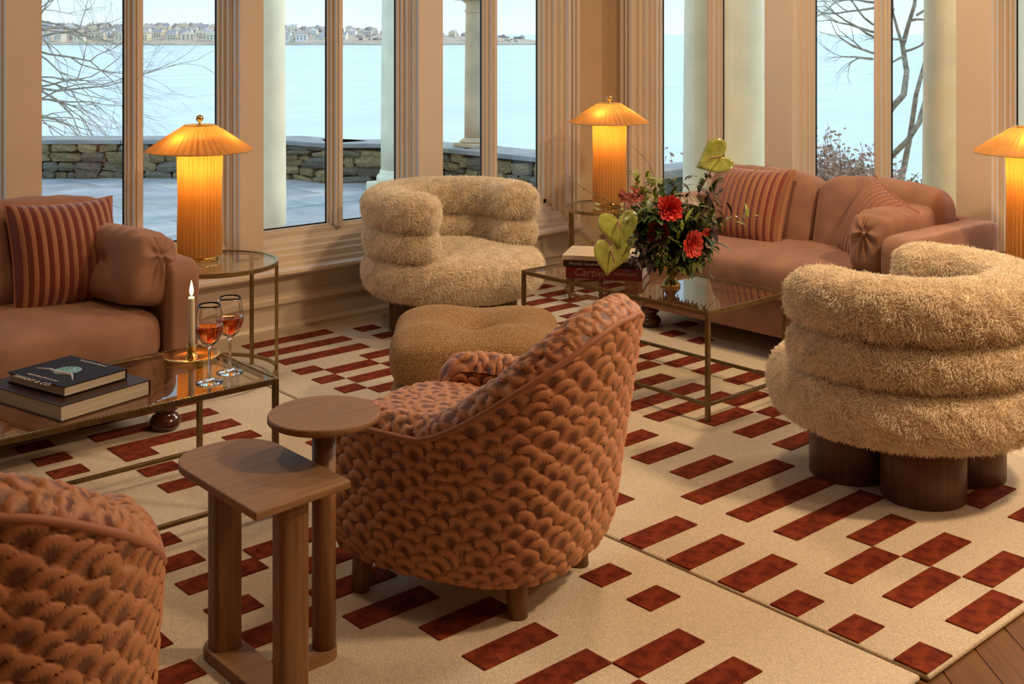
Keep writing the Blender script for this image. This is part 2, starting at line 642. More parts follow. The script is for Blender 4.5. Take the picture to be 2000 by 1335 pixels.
bp = nt.nodes.new('ShaderNodeBump')
bp.inputs['Strength'].default_value = 0.25
bp.inputs['Distance'].default_value = 0.002
nt.links.new(n3.outputs['Fac'], bp.inputs['Height'])
nt.links.new(bp.outputs[0], b.inputs['Normal'])


def cam2w(u, Y, z=0.0):
    """point at camera depth Y on the sight line of column u of the photograph"""
    X = (u - 1000.0) / FPX * Y
    return Vector((ct * X + st_ * Y, -st_ * X + ct * Y, z))

# ------------------------------------------------------------------ room shell
ZT, ZC = 2.75, 3.2          # window head, ceiling


def struct(name, mb, m, smooth=False, bevel=0):
    return mb.build(name, m, None, smooth, kind='structure', bevel=bevel)


GL_L, GL_R = 5.30, 5.50      # glass planes of the two window walls
LEFT_OPEN = [(-0.34, 0.54), (0.775, 1.66), (1.885, 2.767), (2.975, 3.855), (4.105, 4.93)]
LEFT_MULL = [None, (1.165, 1.275), (2.272, 2.382), (3.382, 3.492), (4.456, 4.58)]
RIGHT_OPEN = [(0.62, 1.48), (1.73, 2.585), (2.84, 3.70), (3.96, 4.80)]
RIGHT_MULL = [(1.00, 1.11), (2.10, 2.21), (3.22, 3.33), (4.31, 4.43)]

# floor: boards lie diagonally, only the corner beyond the rugs shows
m_floor = M('floor_base', (0.10, 0.05, 0.02), 0.5, var=0.3)
mb = MB()
mb.box(-3, 5.6, -3, 5.4, -0.12, -0.012)
floor = struct('floor', mb, m_floor)
m_planks = [wood('floor_board', c1, c2, 0.38, 0, 4.0, 0.1) for c1, c2 in
            (((0.20, 0.088, 0.024), (0.13, 0.055, 0.015)), ((0.17, 0.074, 0.02), (0.11, 0.046, 0.012)), ((0.23, 0.105, 0.03), (0.15, 0.065, 0.018)))]
rnd = random.Random(3)
pl_me = [rbox_mesh(1.0, 0.116, 0.012, 0.0015, 1) for _ in range(3)]
for i, me in enumerate(pl_me): me.materials.append(m_planks[i])
ang = R(50)
for i in range(-9, 10):
    off = rnd.uniform(-0.4, 0.4)
    for j in range(-2, 3):
        lx, ly = j * 1.004 + off, i * 0.118
        x = 2.75 + lx * math.cos(ang) - ly * math.sin(ang)
        y = 0.75 + lx * math.sin(ang) + ly * math.cos(ang)
        if x < 1.9 or x > 4.3 or y < -0.4 or y > 1.75: continue
        o = bpy.data.objects.new('plank', pl_me[rnd.randrange(3)])
        o.location = (x, y, -0.006)
        o.rotation_euler = (0, 0, ang)
        o.parent = floor
        C.objects.link(o)
mb = MB()
mb.box(-3, 2.0, -3, 5.16, -0.012, 0.0)
mb.box(2.0, 5.38, 1.5, 5.16, -0.012, -0.001)
mb.box(4.2, 5.38, -3, 1.5, -0.012, -0.001)
mb.build('board_field', m_planks[0], floor)

mb = MB()
mb.box(-3.2, 5.6, -3.2, 5.4, ZC, ZC + 0.1)
struct('ceiling', mb, m_ceiling)
mb = MB()
mb.box(-3.2, 5.6, -3.2, -3.0, -0.1, ZC)
struct('wall_back', mb, m_roomwall)
mb = MB()
mb.box(-3.2, -3.0, -3.0, 5.4, -0.1, ZC)
struct('wall_side', mb, m_roomwall)

# dado and sill profile (depth from the wall towards the room, height)
DADO = [(0.12, -0.01), (-0.02, -0.01), (-0.02, 0.03), (-0.012, 0.04), (0.0, 0.045), (0.0, 0.135), (-0.012, 0.14), (-0.022, 0.15), (-0.022, 0.172),
        (-0.012, 0.18), (-0.012, 0.196), (0.0, 0.205), (0.0, 0.285), (0.12, 0.285)]
SILL = [(0.14, 0.285), (-0.03, 0.285), (-0.045, 0.292), (-0.078, 0.298), (-0.088, 0.308), (-0.085, 0.322), (-0.065, 0.330), (-0.048, 0.333),
        (-0.044, 0.350), (-0.020, 0.356), (-0.016, 0.384), (0.004, 0.390), (0.008, 0.412), (0.034, 0.418), (0.038, 0.440), (0.060, 0.446), (0.066, 0.462), (0.10, 0.470),
        (0.14, 0.474)]


def sweep_left(prof, a0, a1, base):
    n = len(prof)
    v = [(a0, base + d, z) for d, z in prof] + [(a1, base + d, z) for d, z in prof]
    f = [tuple(range(n)), tuple(range(2 * n - 1, n - 1, -1))]
    f += [((i + 1) % n, i, n + i, n + (i + 1) % n) for i in range(n)]
    return v, f


def sweep_right(prof, b0, b1, base):
    n = len(prof)
    v = [(base + d, b1, z) for d, z in prof] + [(base + d, b0, z) for d, z in prof]
    f = [tuple(range(n)), tuple(range(2 * n - 1, n - 1, -1))]
    f += [((i + 1) % n, i, n + i, n + (i + 1) % n) for i in range(n)]
    return v, f


mb = MB()
mb.put(*sweep_left(DADO, -2.99, 5.39, 5.18))
struct('baseboard_left', mb, m_paint)
mb = MB()
mb.put(*sweep_left(SILL, -1.0, 5.13, 5.185))
struct('trim_1', mb, m_paint)
mb = MB()
mb.put(*sweep_right(DADO, -2.99, 5.17, 5.38))
struct('baseboard_right', mb, m_paint)
mb = MB()
mb.put(*sweep_right(SILL, -1.0, 5.02, 5.385))
struct('trim_2', mb, m_paint)
# masonry under and over the windows, solid parts between them and at the corner
mb = MB()
mb.box(-3.0, 5.6, 5.30, 5.42, -0.12, 0.47)
mb.box(-3.0, 5.6, 5.20, 5.42, ZT, ZC)
mb.box(-3.0, -0.45, 5.20, 5.42, 0.40, ZT)
mb.box(5.15, 5.52, 5.21, 5.42, 0.28, ZT)
struct('wall_left', mb, m_wall)
mb = MB()
mb.box(5.50, 5.62, -3.2, 5.42, -0.12, 0.47)
mb.box(5.40, 5.62, -3.2, 5.42, ZT, ZC)
mb.box(5.40, 5.62, -3.2, 0.52, 0.40, ZT)
mb.box(5.40, 5.52, 5.01, 5.21, 0.28, ZT)
struct('wall_right', mb, m_wall)

# stepped pilasters (plan: along the wall, depth)


def pilaster_plan(g0, g1, gl, front):
    d = gl - front
    s = [(0.0, 0.0), (0.0, d * .30), (0.014, d * .30), (0.014, d * .52), (0.022, d * .52), (0.022, d * .60), (0.030, d * .60), (0.030, d * .80),
         (0.038, d * .84), (0.040, d)]
    L = [(g0 + x, gl - y) for x, y in s]
    Rr = [(g1 - x, gl - y) for x, y in s][::-1]
    return L + Rr + [(g1, gl + 0.014), (g0, gl + 0.014)]


npost = 1


def post(plan, z0, swap):
    global npost
    mb = MB()
    mb.prism([(y, x) for x, y in plan] if swap else plan, z0, ZT)
    npost += 1
    o = struct('trim_%d' % (npost + 1), mb, m_paint)
    return o


for i in range(len(LEFT_OPEN) - 1):
    post(pilaster_plan(LEFT_OPEN[i][1], LEFT_OPEN[i + 1][0], GL_L, 5.155), 0.40, False)
for i in range(len(RIGHT_OPEN) - 1):
    post(pilaster_plan(RIGHT_OPEN[i][1], RIGHT_OPEN[i + 1][0], GL_R, 5.355), 0.40, True)


def casing_plan(g, outer, gl, front):
    """window side: stepped reveal; then a fluted architrave up to the plain wall"""
    sgn = 1 if outer > g else -1
    w = abs(outer - g)
    d = gl - front
    pts = [(0, 0), (0, d * .3), (0.02, d * .3), (0.02, d * .42), (0.045, d * .42), (0.045, d * .6), (0.075, d * .6), (0.08, d * .75), (0.105, d * .75), (0.11, d),
           (0.135, d), (0.137, d * .84), (0.150, d * .84), (0.152, d), (0.166, d), (0.168, d * .86), (0.186, d * .86), (0.19, d * .98), (w - 0.02, d * .98), (w, d * .84), (w, 0)]
    pts = [(min(x, w), y) for x, y in pts]
    return [(g + sgn * x, gl - y) for x, y in pts] + [(outer, gl + 0.014), (g, gl + 0.014)]


post(casing_plan(4.93, 5.165, GL_L, 5.15), 0.34, False)
post(casing_plan(4.80, 5.03, GL_R, 5.35), 0.34, True)


def window(idx, o0, o1, mull, gl, swap):
    """frame with sill rail, centre mullion and two panes"""
    root = bpy.data.objects.new('window_%d' % idx, None)
    root['kind'] = 'structure'
    C.objects.link(root)

    def bx(mb, x0, x1, y0, y1, z0, z1):
        if swap: mb.box(y0, y1, x0, x1, z0, z1)
        else: mb.box(x0, x1, y0, y1, z0, z1)
    mb = MB()
    bx(mb, o0 - 0.02, o1 + 0.02, gl - 0.045, gl + 0.014, 0.455, 0.487)
    bx(mb, o0 - 0.02, o1 + 0.02, gl - 0.025, gl + 0.014, 0.487, 0.500)
    bx(mb, o0 - 0.02, o1 + 0.02, gl - 0.045, gl + 0.014, ZT - 0.05, ZT + 0.02)
    bx(mb, o0 - 0.02, o0 + 0.012, gl - 0.02, gl + 0.014, 0.48, ZT)
    bx(mb, o1 - 0.012, o1 + 0.02, gl - 0.02, gl + 0.014, 0.48, ZT)
    mb.build('sash_frame', m_paint, root)
    spans = [(o0, o1)]
    if mull:
        c = (mull[0] + mull[1]) / 2
        h = (mull[1] - mull[0]) / 2
        mb = MB()
        bx(mb, c - h * .62, c + h * .62, gl - 0.030, gl + 0.014, 0.49, ZT)
        bx(mb, c - h * .36, c + h * .36, gl - 0.060, gl + 0.014, 0.49, ZT)
        bx(mb, c - h * .16, c + h * .16, gl - 0.068, gl + 0.014, 0.49, ZT)
        bx(mb, c - h * .80, c + h * .80, gl - 0.012, gl + 0.014, 0.49, ZT)
        mb.build('mullion', m_paint, root)
        spans = [(o0, c - h * .5), (c + h * .5, o1)]
    for (p0, p1) in spans:
        mb = MB()
        bx(mb, p0, p1, gl + 0.006, gl + 0.012, 0.49, ZT - 0.03)
        mb.build('pane', m_pane, root)
    # dark gasket line round each pane
    mb = MB()
    for (p0, p1) in spans:
        q0 = p0 + (0.012 if p0 == o0 else (mull[1] - mull[0]) * .15) if mull else p0 + .012
        q1 = p1 - (0.012 if p1 == o1 else (mull[1] - mull[0]) * .15) if mull else p1 - .012
        for (a, c_) in ((q0, q0 + 0.006), (q1 - 0.006, q1)):
            bx(mb, a, c_, gl + 0.0005, gl + 0.0055, 0.50, ZT - 0.05)
        bx(mb, q0, q1, gl + 0.0005, gl + 0.0055, 0.50, 0.507)
    mb.build('gasket', m_wick, root)


wi = 1
for (o0, o1), mu in zip(LEFT_OPEN, LEFT_MULL):
    window(wi, o0, o1, mu, GL_L, False)
    wi += 1
for (o0, o1), mu in zip(RIGHT_OPEN, RIGHT_MULL):
    window(wi, o0, o1, mu, GL_R, True)
    wi += 1

# ------------------------------------------------------------------ outdoors
ZG = -0.12      # terrace level
TPOLY = [(-7, 5.45)] + [tuple(cam2w(u, Y + .2))[:2] for u, Y in ((-420, 13.2), (545, 13.2), (640, 12.75), (760, 12.75), (900, 12.1), (1060, 11.3), (1130, 10.9))] + [(5.66, 5.45)]
mb = MB()
mb.prism(TPOLY, ZG - 0.3, ZG - 0.006)
terrace = struct('ground_terrace', mb, m_joint)
pav = {}
rnd = random.Random(11)
for i in range(-2, 15):
    for j in range(0, 12):
        if rnd.random() < 0.15: continue
        w, h = 0.96, 0.66
        x = -3.2 + i * (w + 0.008) + (j % 2) * 0.48
        y = 5.55 + j * (h + 0.008) + h / 2
        if x > 11.5 or y > 13.6: continue
        p = ((x * st_ + y * ct), (x * ct - y * st_))
        if p[0] < 5: continue
        u = 1000 + FPX * p[1] / p[0]
        if u < 40 or u > 820 or p[0] > 14.5: continue
        k = rnd.randrange(3)
        if k not in pav:
            pav[k] = rbox_mesh(w, h, 0.02, 0.004, 1)
            pav[k].materials.append(M('slate_paver', [(0.46, 0.455, 0.47), (0.52, 0.51, 0.51), (0.39, 0.39, 0.405)][k], 0.55, var=0.22, vscale=3, bump=0.3, bscale=16, detail=6))
        o = bpy.data.objects.new('paver', pav[k])
        o.location = (x, y, ZG - 0.008 + rnd.uniform(-0.002, 0.002))
        o.parent = terrace
        C.objects.link(o)
mb = MB()
mb.prism(TPOLY, ZG - 0.05, ZG - 0.004)
mb.build('paver_field', m_slate, terrace)
mb = MB()
mb.prism([(5.66, -6), (5.66, 5.44)] + [tuple(cam2w(u, Y))[:2] for u, Y in ((1135, 10.7), (1300, 11.2), (1500, 11.6), (1900, 11.6), (2400, 11))], -0.9, -0.45)
struct('ground_bank', mb, m_grass)

# low dry-stone garden wall with a flat stone cap
gw = thing('garden_wall', 'low rustic stone wall with flat grey capstones edging the terrace', 'wall', (0, 0, 0))
path = [(-70, 13.2), (545, 13.2), (640, 12.75), (760, 12.75), (900, 12.1), (1060, 11.3), (1130, 10.9)]
pp = [cam2w(u, Y) for u, Y in path]
rnd = random.Random(5)
ZW0, ZW1, ZCAP = ZG - 0.02, 0.265, 0.315
smeshes = []
for k in range(14):
    n = 4
    v, f = cube_grid(2)
    nk = (np.abs(v) ** 5).sum(1) ** (1 / 5)
    P = v / nk[:, None] * .5
    rs = np.random.RandomState(k)
    P += rs.uniform(-.085, .085, P.shape)
    me = mesh('stone', P, f)
    me.materials.append(m_stones[k % len(m_stones)])
    smeshes.append(me)
core = MB()
for s in range(len(pp) - 1):
    p0, p1 = pp[s], pp[s + 1]
    d = (p1 - p0)
    L = d.length
    d.normalize()
    nrm = Vector((-d.y, d.x, 0))       # away from the house
    if nrm.dot(Vector((st_, ct, 0))) < 0: nrm = -nrm
    q = [p0 + nrm * .05, p1 + nrm * .05, p1 + nrm * .45, p0 + nrm * .45]
    core.prism([(w.x, w.y) for w in q], ZW0, ZW1 + 0.01)
    z = ZW0
    courses = []
    while z < ZW1 - 0.03:
        h = min(rnd.uniform(0.05, 0.125), ZW1 - z)
        courses.append((z, h))
        z += h
    for (z, h) in courses:
        t = -rnd.uniform(0, .1)
        while t < L:
            w = rnd.uniform(0.13, 0.42)
            if rnd.random() < .2: w *= .6
            c = p0 + d * (t + w / 2) + nrm * rnd.uniform(0.05, 0.085)
            if t + w > L - .12: w = L - t + .05
            if w > .05:
                o = bpy.data.objects.new('stone', rnd.choice(smeshes))
                o.location = (c.x, c.y, z + h / 2)
                o.rotation_euler = (rnd.uniform(-.1, .1), rnd.uniform(-.13, .13), math.atan2(d.y, d.x) + rnd.choice((0, PI)) + rnd.uniform(-.06, .06))
                o.scale = (w * 1.05, 0.20, h * rnd.uniform(1.0, 1.3))
                o.parent = gw
                C.objects.link(o)
            t += w
    nc = max(1, round(L / 0.9))
    for k in range(nc):
        a = p0 + d * (L * k / nc + .003)
        c = p0 + d * (L * (k + 1) / nc - .003)
        cm = MB()
        cm.prism([(w.x, w.y) for w in (a - nrm * .04, c - nrm * .04, c + nrm * .5 + d * (.16 if k == nc - 1 else 0), a + nrm * .5 - d * (.16 if k == 0 else 0))], ZW1, ZCAP)
        cm.build('capstone', m_cap, gw, bevel=0.008)
core.build('mortar_core', m_mortar, gw)


def column(name, u, Y, rad, z0, ztop, m, label, base=True, cap=False, plinth=True):
    p = cam2w(u, Y)
    t = thing(name, label, 'column', (p.x, p.y, z0))
    H = ztop - z0
    mb = MB()
    prof = [(rad * 1.0, 0.0 if not base else rad * .9)]
    for k in range(1, 9):
        tt = k / 8
        prof.append((rad * (1 - 0.13 * tt ** 1.8), prof[0][1] + (H - prof[0][1]) * tt))
    mb.lathe(prof, 40)
    mb.build('shaft', m, t, smooth=True)
    if base:
        mb = MB()
        w = rad * (1.5 if plinth else 1.12)
        mb.box(-w, w, -w, w, 0, rad * .42)
        mb.build('plinth', m, t, bevel=0.01)
        mb = MB()
        mb.lathe([(rad * (1 + q * (1 if plinth else .35)), rad * h) for q, h in ((.38, .42), (.46, .5), (.46, .62), (.36, .7), (.16, .72), (.16, .8), (.02, .92))], 40)
        mb.build('base_ring', m, t, smooth=True)
    if cap:
        mb = MB()
        r2 = rad * .87
        mb.lathe([(r2, H - .02), (r2 * 1.12, H), (r2 * 1.12, H + rad * .2), (r2, H + rad * .22), (r2, H + rad * .75), (r2 * 1.1, H + rad * .8), (r2 * 1.5, H + rad * 1.1)], 40)
        mb.build('capital', m, t, smooth=True)
        mb = MB()
        mb.box(-r2 * 1.75, r2 * 1.75, -r2 * 1.75, r2 * 1.75, H + rad * 1.1, H + rad * 1.5)
        mb.build('abacus', m, t, bevel=0.01)
    return t


column('porch_column', 494, 9.0, 0.252, ZG, 3.3, m_column, 'cream painted round column just outside the second window from the left', base=False)
column('porch_column', 795, 12.0, 0.268, ZG, 3.3, m_column, 'cream round column on the terrace in front of the stone wall', plinth=False)
column('porch_column', 1416, 7.9, 0.285, -0.45, 3.3, m_column, 'thick cream column outside the window beside the flower vase')
column('porch_column', 1906, 6.5, 0.285, -0.45, 3.3, m_column, 'thick cream column outside the window at the right end of the sofa')
column('pergola_column', 927, 12.35, 0.108, ZCAP, 1.74, m_sandcol, 'slim sandstone column with capital standing on the garden wall', cap=True)

# sea and the far shore
mb = MB()
SEA = -10.0
o_far = 30000
v = [cam2w(1000, 40), None, None, None]
mb.put([(-o_far, -o_far, SEA), (o_far, -o_far, SEA), (o_far, o_far, SEA), (-o_far, o_far, SEA)], [(0, 1, 2, 3)])
sea = struct('sea', mb, m_sea)

rs = np.random.RandomState(4)


def shore_h(u):
    """height of the far ridge above the sea for photograph column u"""
    x = np.interp(u, [-400, 60, 340, 560, 700, 850, 960, 1040, 1065], [27, 25, 24, 21.5, 19, 14.5, 11.5, 6.0, 0.5])
    return x


shore = MB()
us = np.arange(-420, 1080, 8.0)
ds = [0, 12, 30, 70, 120, 190, 260]
vs, fs = [], []
for i, u in enumerate(us):
    hh = shore_h(u)
    prof = [-.3, 1.6, 2.8, hh * .28, hh * .5, hh * .68, hh * .72]
    for d_, z_ in zip(ds, prof):
        Y = 1255 + d_ + 14 * math.sin(u * .013) + 6 * math.sin(u * .05)
        zz = z_ + (rs.uniform(-.4, .4) if d_ > 12 else 0)
        p = cam2w(u, Y, SEA + min(zz, hh))
        vs.append(p)
n = len(ds)
for i in range(len(us) - 1):
    for j in range(n - 1):
        fs.append((i * n + j, (i + 1) * n + j, (i + 1) * n + j + 1, i * n + j + 1))
shore.put(vs, fs)
struct('land_far_shore', shore, m_land, smooth=True)
# strip of pale beach and rocks at the water line
bc = MB()
for i, u in enumerate(np.arange(-410, 1050, 6.0)):
    Y = 1253 + 14 * math.sin(u * .013) + 6 * math.sin(u * .05)
    p = cam2w(u, Y, SEA)
    q = cam2w(u + 7, Y, SEA)
    w = (q - p).length
    h = rs.uniform(.8, 1.7)
    bc.box(p.x - w * .6, p.x + w * .6, p.y - 3, p.y + 3, SEA - .3, SEA + h)
bc.build('beach_rocks', m_beach, kind='stuff')['label'] = 'pale strip of rocks along the far waterline'
bpy.data.objects['beach_rocks']['category'] = 'rocks'

# bare trees on the far ridge (a hazy mass nobody could count)
ft = MB()
_v, _f = cube_grid(3)
_nk = (np.abs(_v) ** 2).sum(1) ** .5
_sph = _v / _nk[:, None]
for k in range(620):
    u = rs.uniform(-300, 1020)
    hh = shore_h(u)
    tier = rs.choice([0.2, .4, .6, 1.03, 1.03, 1.03, 1.03])
    Y = 1255 + 30 + tier * 190 + rs.uniform(-3, 3)
    zz = SEA + hh * (.16 + .55 * tier)
    r = rs.uniform(2.2, 5.2) * (1.0 if u < 760 else .55) * (1 if tier > 1 else .55)
    p = cam2w(u, Y, zz + r * .55)
    P = _sph * np.array([r * rs.uniform(.7, 1.3), r, r * rs.uniform(.8, 1.25)]) + rs.uniform(-.25, .25, _sph.shape) * r
    ft.put(P + np.array(p), _f)
o = ft.build('treeline', m_fartree, kind='stuff')
setp(o, 'hazy line of bare trees along the far ridge', 'trees')

# the little houses across the water, one object each
rnd = random.Random(8)
protos = []
for k in range(10):
    mb = MB()
    w, d, h, r = rnd.uniform(8, 12), rnd.uniform(7, 10), rnd.uniform(4.5, 7), rnd.uniform(2.6, 4)
    mb.box(-w / 2, w / 2, -d / 2, d / 2, -3, h, 0)
    ov = .5
    if k % 2:   # gable end towards the water
        v = [(-w / 2 - ov, -d / 2 - ov, h), (w / 2 + ov, -d / 2 - ov, h), (w / 2 + ov, d / 2 + ov, h), (-w / 2 - ov, d / 2 + ov, h), (0, -d / 2 - ov, h + r), (0, d / 2 + ov, h + r)]
        mb.put(v, [(0, 4, 5, 3), (1, 2, 5, 4)], 1)
        mb.put(v, [(0, 1, 4), (2, 3, 5), (0, 3, 2, 1)], 0)
    else:
        v = [(-w / 2 - ov, -d / 2 - ov, h), (w / 2 + ov, -d / 2 - ov, h), (w / 2 + ov, d / 2 + ov, h), (-w / 2 - ov, d / 2 + ov, h), (-w / 2, 0, h + r), (w / 2, 0, h + r)]
        mb.put(v, [(0, 1, 5, 4), (2, 3, 4, 5)], 1)
        mb.put(v, [(0, 4, 3), (1, 2, 5), (0, 3, 2, 1)], 0)
    for wx in (-.3, 0, .3):
        for wz in (1.0, 3.2):
            mb.box(wx * w - .55, wx * w + .55, -d / 2 - .06, -d / 2 + .1, wz, wz + 1.3, 2)
    cx = w * .25
    mb.box(cx - .4, cx + .4, -.4, .4, h + r * .3, h + r + 1.0, 1)
    protos.append(mb.mesh('house', [m_houses[k % 5], m_roofs[k % 3], m_housewin]))
placed = []
hs = []
tries = 0
PANES = [(72, 240, 'leftmost pane'), (278, 430, 'pane behind the lamp'), (556, 640, 'pane right of first column'), (664, 742, 'pane left of terrace column'), (846, 908, 'pane left of pergola column'), (966, 1056, 'last pane before the corner')]
ROWS = {.1: 'waterfront row', .3: 'second row up', .5: 'middle row', .7: 'row below the ridge', .9: 'ridge row'}
ORD = ['first', 'second', 'third', 'fourth', 'fifth', 'sixth', 'seventh', 'eighth', 'ninth', 'tenth']
while len(placed) < 150 and tries < 6000:
    tries += 1
    u = rnd.uniform(60, 940)
    if not any(p[0] < u < p[1] for p in PANES): continue
    tier = rnd.choice([.1, .3, .5, .7, .9])
    if u > 690: tier = rnd.choice([.7, .9])
    if u > 790 and rnd.random() < .35: continue
    hh = shore_h(u)
    q = cam2w(u, 1255 + 30 + tier * 190, SEA + hh * (.16 + .55 * tier))
    if any((q.x - w.x) ** 2 + (q.y - w.y) ** 2 < 15.5 ** 2 for w in placed): continue
    placed.append(q)
    o = bpy.data.objects.new('house', protos[rnd.randrange(10)])
    o.location = q
    o.rotation_euler = (0, 0, -TH + rnd.uniform(-.4, .4))
    s = rnd.uniform(1.0, 1.35) * (1 if u < 600 else .75)
    o.scale = (s, s, s * .95)
    hs.append((u, tier, o))
    C.objects.link(o)


seen = {}
for u, tier, o in sorted(hs, key=lambda q: q[0]):
    pn = [p[2] for p in PANES if p[0] < u < p[1]][0]
    k = seen[(pn, tier)] = seen.get((pn, tier), -1) + 1
    wall = ['white', 'buff', 'bright white', 'grey', 'cream'][protos.index(o.data) % 5]
    setp(o, '%s far house, %s from left, %s, %s' % (wall, ORD[min(k, 9)], ROWS[tier], pn), 'house', 'houses on the far shore')

# bare trees near the house
def grow(mb, p, d, length, r, depth, rnd, droop=0.0, wig=0.25, spread=0.6, kids_=3, side=6):
    n = 5
    pts = [p.copy()]
    rad = [r]
    dd = d.normalized()
    for i in range(n):
        dd = (dd + Vector((rnd.uniform(-wig, wig), rnd.uniform(-wig, wig), rnd.uniform(-wig, wig) - droop))).normalized()
        pts.append(pts[-1] + dd * length / n)
        rad.append(r * (1 - .6 * (i + 1) / n))
    mb.tube(pts, rad, side if depth > 1 else 4, cap=False)
    if depth <= 0: return
    for k in range(kids_):
        i = rnd.randint(2, n) if k else n
        ax = Vector((rnd.uniform(-1, 1), rnd.uniform(-1, 1), rnd.uniform(-1, 1)))
        nd = (dd + ax * spread).normalized()
        grow(mb, pts[i], nd, length * rnd.uniform(.5, .8), rad[i] * .75, depth - 1, rnd, droop, wig, spread, kids_, side)


t = thing('bare_tree', 'bare spreading tree beyond the terrace at the left window', 'tree', cam2w(-30, 15.5, ZG))
base = t.location.copy()
tr = MB()
rnd = random.Random(21)
top = Vector((0, 0, 4.0))
tr.tube([(0, 0, -.3), (0.06, 0, .8), (0, .1, 1.8), (-.1, 0, 4.0)], [.2, .17, .15, .09], 10)
tr.build('trunk', m_bark, t, smooth=True)
br = MB()
right = Vector((ct, -st_, 0))
fwd = Vector((st_, ct, 0))
for (z0, rise, ln, rr) in ((0.50, -.10, 1.6, .035), (.62, .12, 1.75, .045), (.8, -.06, 1.7, .05), (1.05, .02, 2.0, .06), (1.2, -.16, 1.7, .05), (1.45, .25, 1.75, .06), (1.6, .02, 1.6, .05), (1.9, .1, 1.6, .05), (2.2, .3, 1.6, .05)):
    for sgn in (-.25, .2):
        d0 = right + fwd * (sgn + rnd.uniform(-.2, .2)) + Vector((0, 0, rise))
        grow(br, Vector((0, 0, z0)), d0, ln * rnd.uniform(.62, .8), rr * .45, 4, rnd, 0.0, .28, .55, 3)
br.build('branch', m_bark, t, smooth=True)

t = thing('bare_tree', 'thin bare many-stemmed tree beyond the sofa at the right windows', 'tree', cam2w(1700, 11.0, -.45))
b0 = cam2w(1700, 11.0, -.45)


def at_px(u, v, Y):
    p = cam2w(u, Y)
    return Vector((p.x, p.y, CAM_H - (v - 67.0) / FPX * Y)) - b0


def stem(pts, r0, r1, Y=11.0):
    P = [at_px(u, v, Y + 0.15 * math.sin(i * 1.3)) for i, (u, v) in enumerate(pts)]
    return P, [r0 + (r1 - r0) * i / (len(P) - 1) for i in range(len(P))]


tr = MB()
S1 = [(1700, 420), (1715, 330), (1746, 300), (1772, 275), (1795, 240), (1806, 200), (1815, 170)]
S2 = [(1735, 420), (1765, 330), (1778, 262), (1789, 186), (1808, 116), (1830, 60)]
S3 = [(1722, 420), (1719, 330), (1724, 255), (1740, 212), (1765, 185), (1771, 140), (1763, 90), (1775, 45), (1786, 10), (1790, -30)]
S4 = [(1763, 90), (1752, 55), (1744, 25), (1742, -20)]
for S, a, c_ in ((S1, .036, .02), (S2, .034, .014), (S3, .042, .014), (S4, .018, .009)):
    P, rr = stem(S, a, c_)
    tr.tube(P, rr, 8)
tr.build('stem', m_bark, t, smooth=True)
br = MB()
rnd = random.Random(2)
for (u, v, du, dv, ln) in ((1725, 12, -1, -.06, .55), (1712, 5, -1, .05, .5), (1725, 66, -1, -.25, .6), (1722, 55, -.9, -.3, .5), (1722, 108, -1, -.1, .45), (1705, 115, -1, .12, .3), (1712, 75, -1, -.5, .5),
                           (1770, 80, -.7, -.3, .25), (1768, 100, .7, -.4, .25), (1778, 40, .9, -.3, .3), (1765, 110, -.8, .2, .2), (1745, 20, -.5, -.8, .3), (1790, 30, .8, -.5, .3), (1796, 235, .5, -.8, .3)):
    d0 = right * du + Vector((0, 0, -dv)) + fwd * rnd.uniform(-.3, .3)
    grow(br, at_px(u, v, 11.0), d0, ln, .014, 4, rnd, 0.02, .22, .55, 3, 5)
br.build('branch', m_bark, t, smooth=True)


def leaf_quads(mb, pts, size, rnd):
    for p in pts:
        a = Vector((rnd.uniform(-1, 1), rnd.uniform(-1, 1), rnd.uniform(-.6, 1))).normalized()
        b_ = a.orthogonal().normalized()
        c_ = a.cross(b_)
        s = size * rnd.uniform(.6, 1.4)
        v = [p, p + a * s * .5 + b_ * s * .28 + c_ * s * .06, p + a * s, p + a * s * .5 - b_ * s * .28 + c_ * s * .06]
        mb.put(v, [(0, 1, 2, 3)])


shr_lab = ['russet dry shrub seen past the column beside the flowers', 'sparse dry shrub in the gap left of the window post', 'tall russet shrub at the left of the double window behind the sofa',
           'bushy russet shrub behind the gap between the sofa cushions', 'low russet shrub left of the window mullion', 'tan dry shrub at the foot of the bare stems', 'pale tan shrub beside the right column', 'tan shrub growing low behind the sofa back']
for k, (u, Y, hgt, wd) in enumerate(((1312, 9.6, .95, .45), (1512, 10, .95, .3), (1610, 9.2, 1.08, .4), (1655, 10, .98, .5), (1690, 9.4, .92, .4), (1752, 9.2, .78, .35), (1795, 9.6, .74, .35), (1585, 8.6, .7, .5))):
    p = cam2w(u, Y, -.46)
    t = thing('dry_shrub', shr_lab[k], 'shrub', p)
    rnd = random.Random(40 + k)
    tw, lf, pts = MB(), MB(), []
    for j in range(95):
        a = rnd.uniform(0, 2 * PI)
        rr = wd * math.sqrt(rnd.random())
        h = hgt * 1.12 * rnd.uniform(.6, 1.05) * (1 - .3 * (rr / wd) ** 2)
        q = [Vector((rr * math.cos(a) * .5, rr * math.sin(a) * .5, 0))]
        for i in range(1, 5):
            q.append(Vector((rr * math.cos(a) * (.5 + .12 * i) + rnd.uniform(-.04, .04), rr * math.sin(a) * (.5 + .12 * i) + rnd.uniform(-.04, .04), h * i / 4)))
        tw.tube(q, [.006, .005, .004, .003, .002], 4, cap=False)
        for i in range(2, 5):
            for _ in range(18 if i == 4 else 12):
                w_ = q[i - 1].lerp(q[i], rnd.random())
                pts.append(w_ + Vector((rnd.gauss(0, .035), rnd.gauss(0, .035), rnd.gauss(0, .03))))
    leaf_quads(lf, pts, .050, rnd)
    tw.build('twigs', m_drytwig, t)
    lf.build('foliage', m_dryleaf if k < 5 else m_dryleaf2, t, kind='stuff')
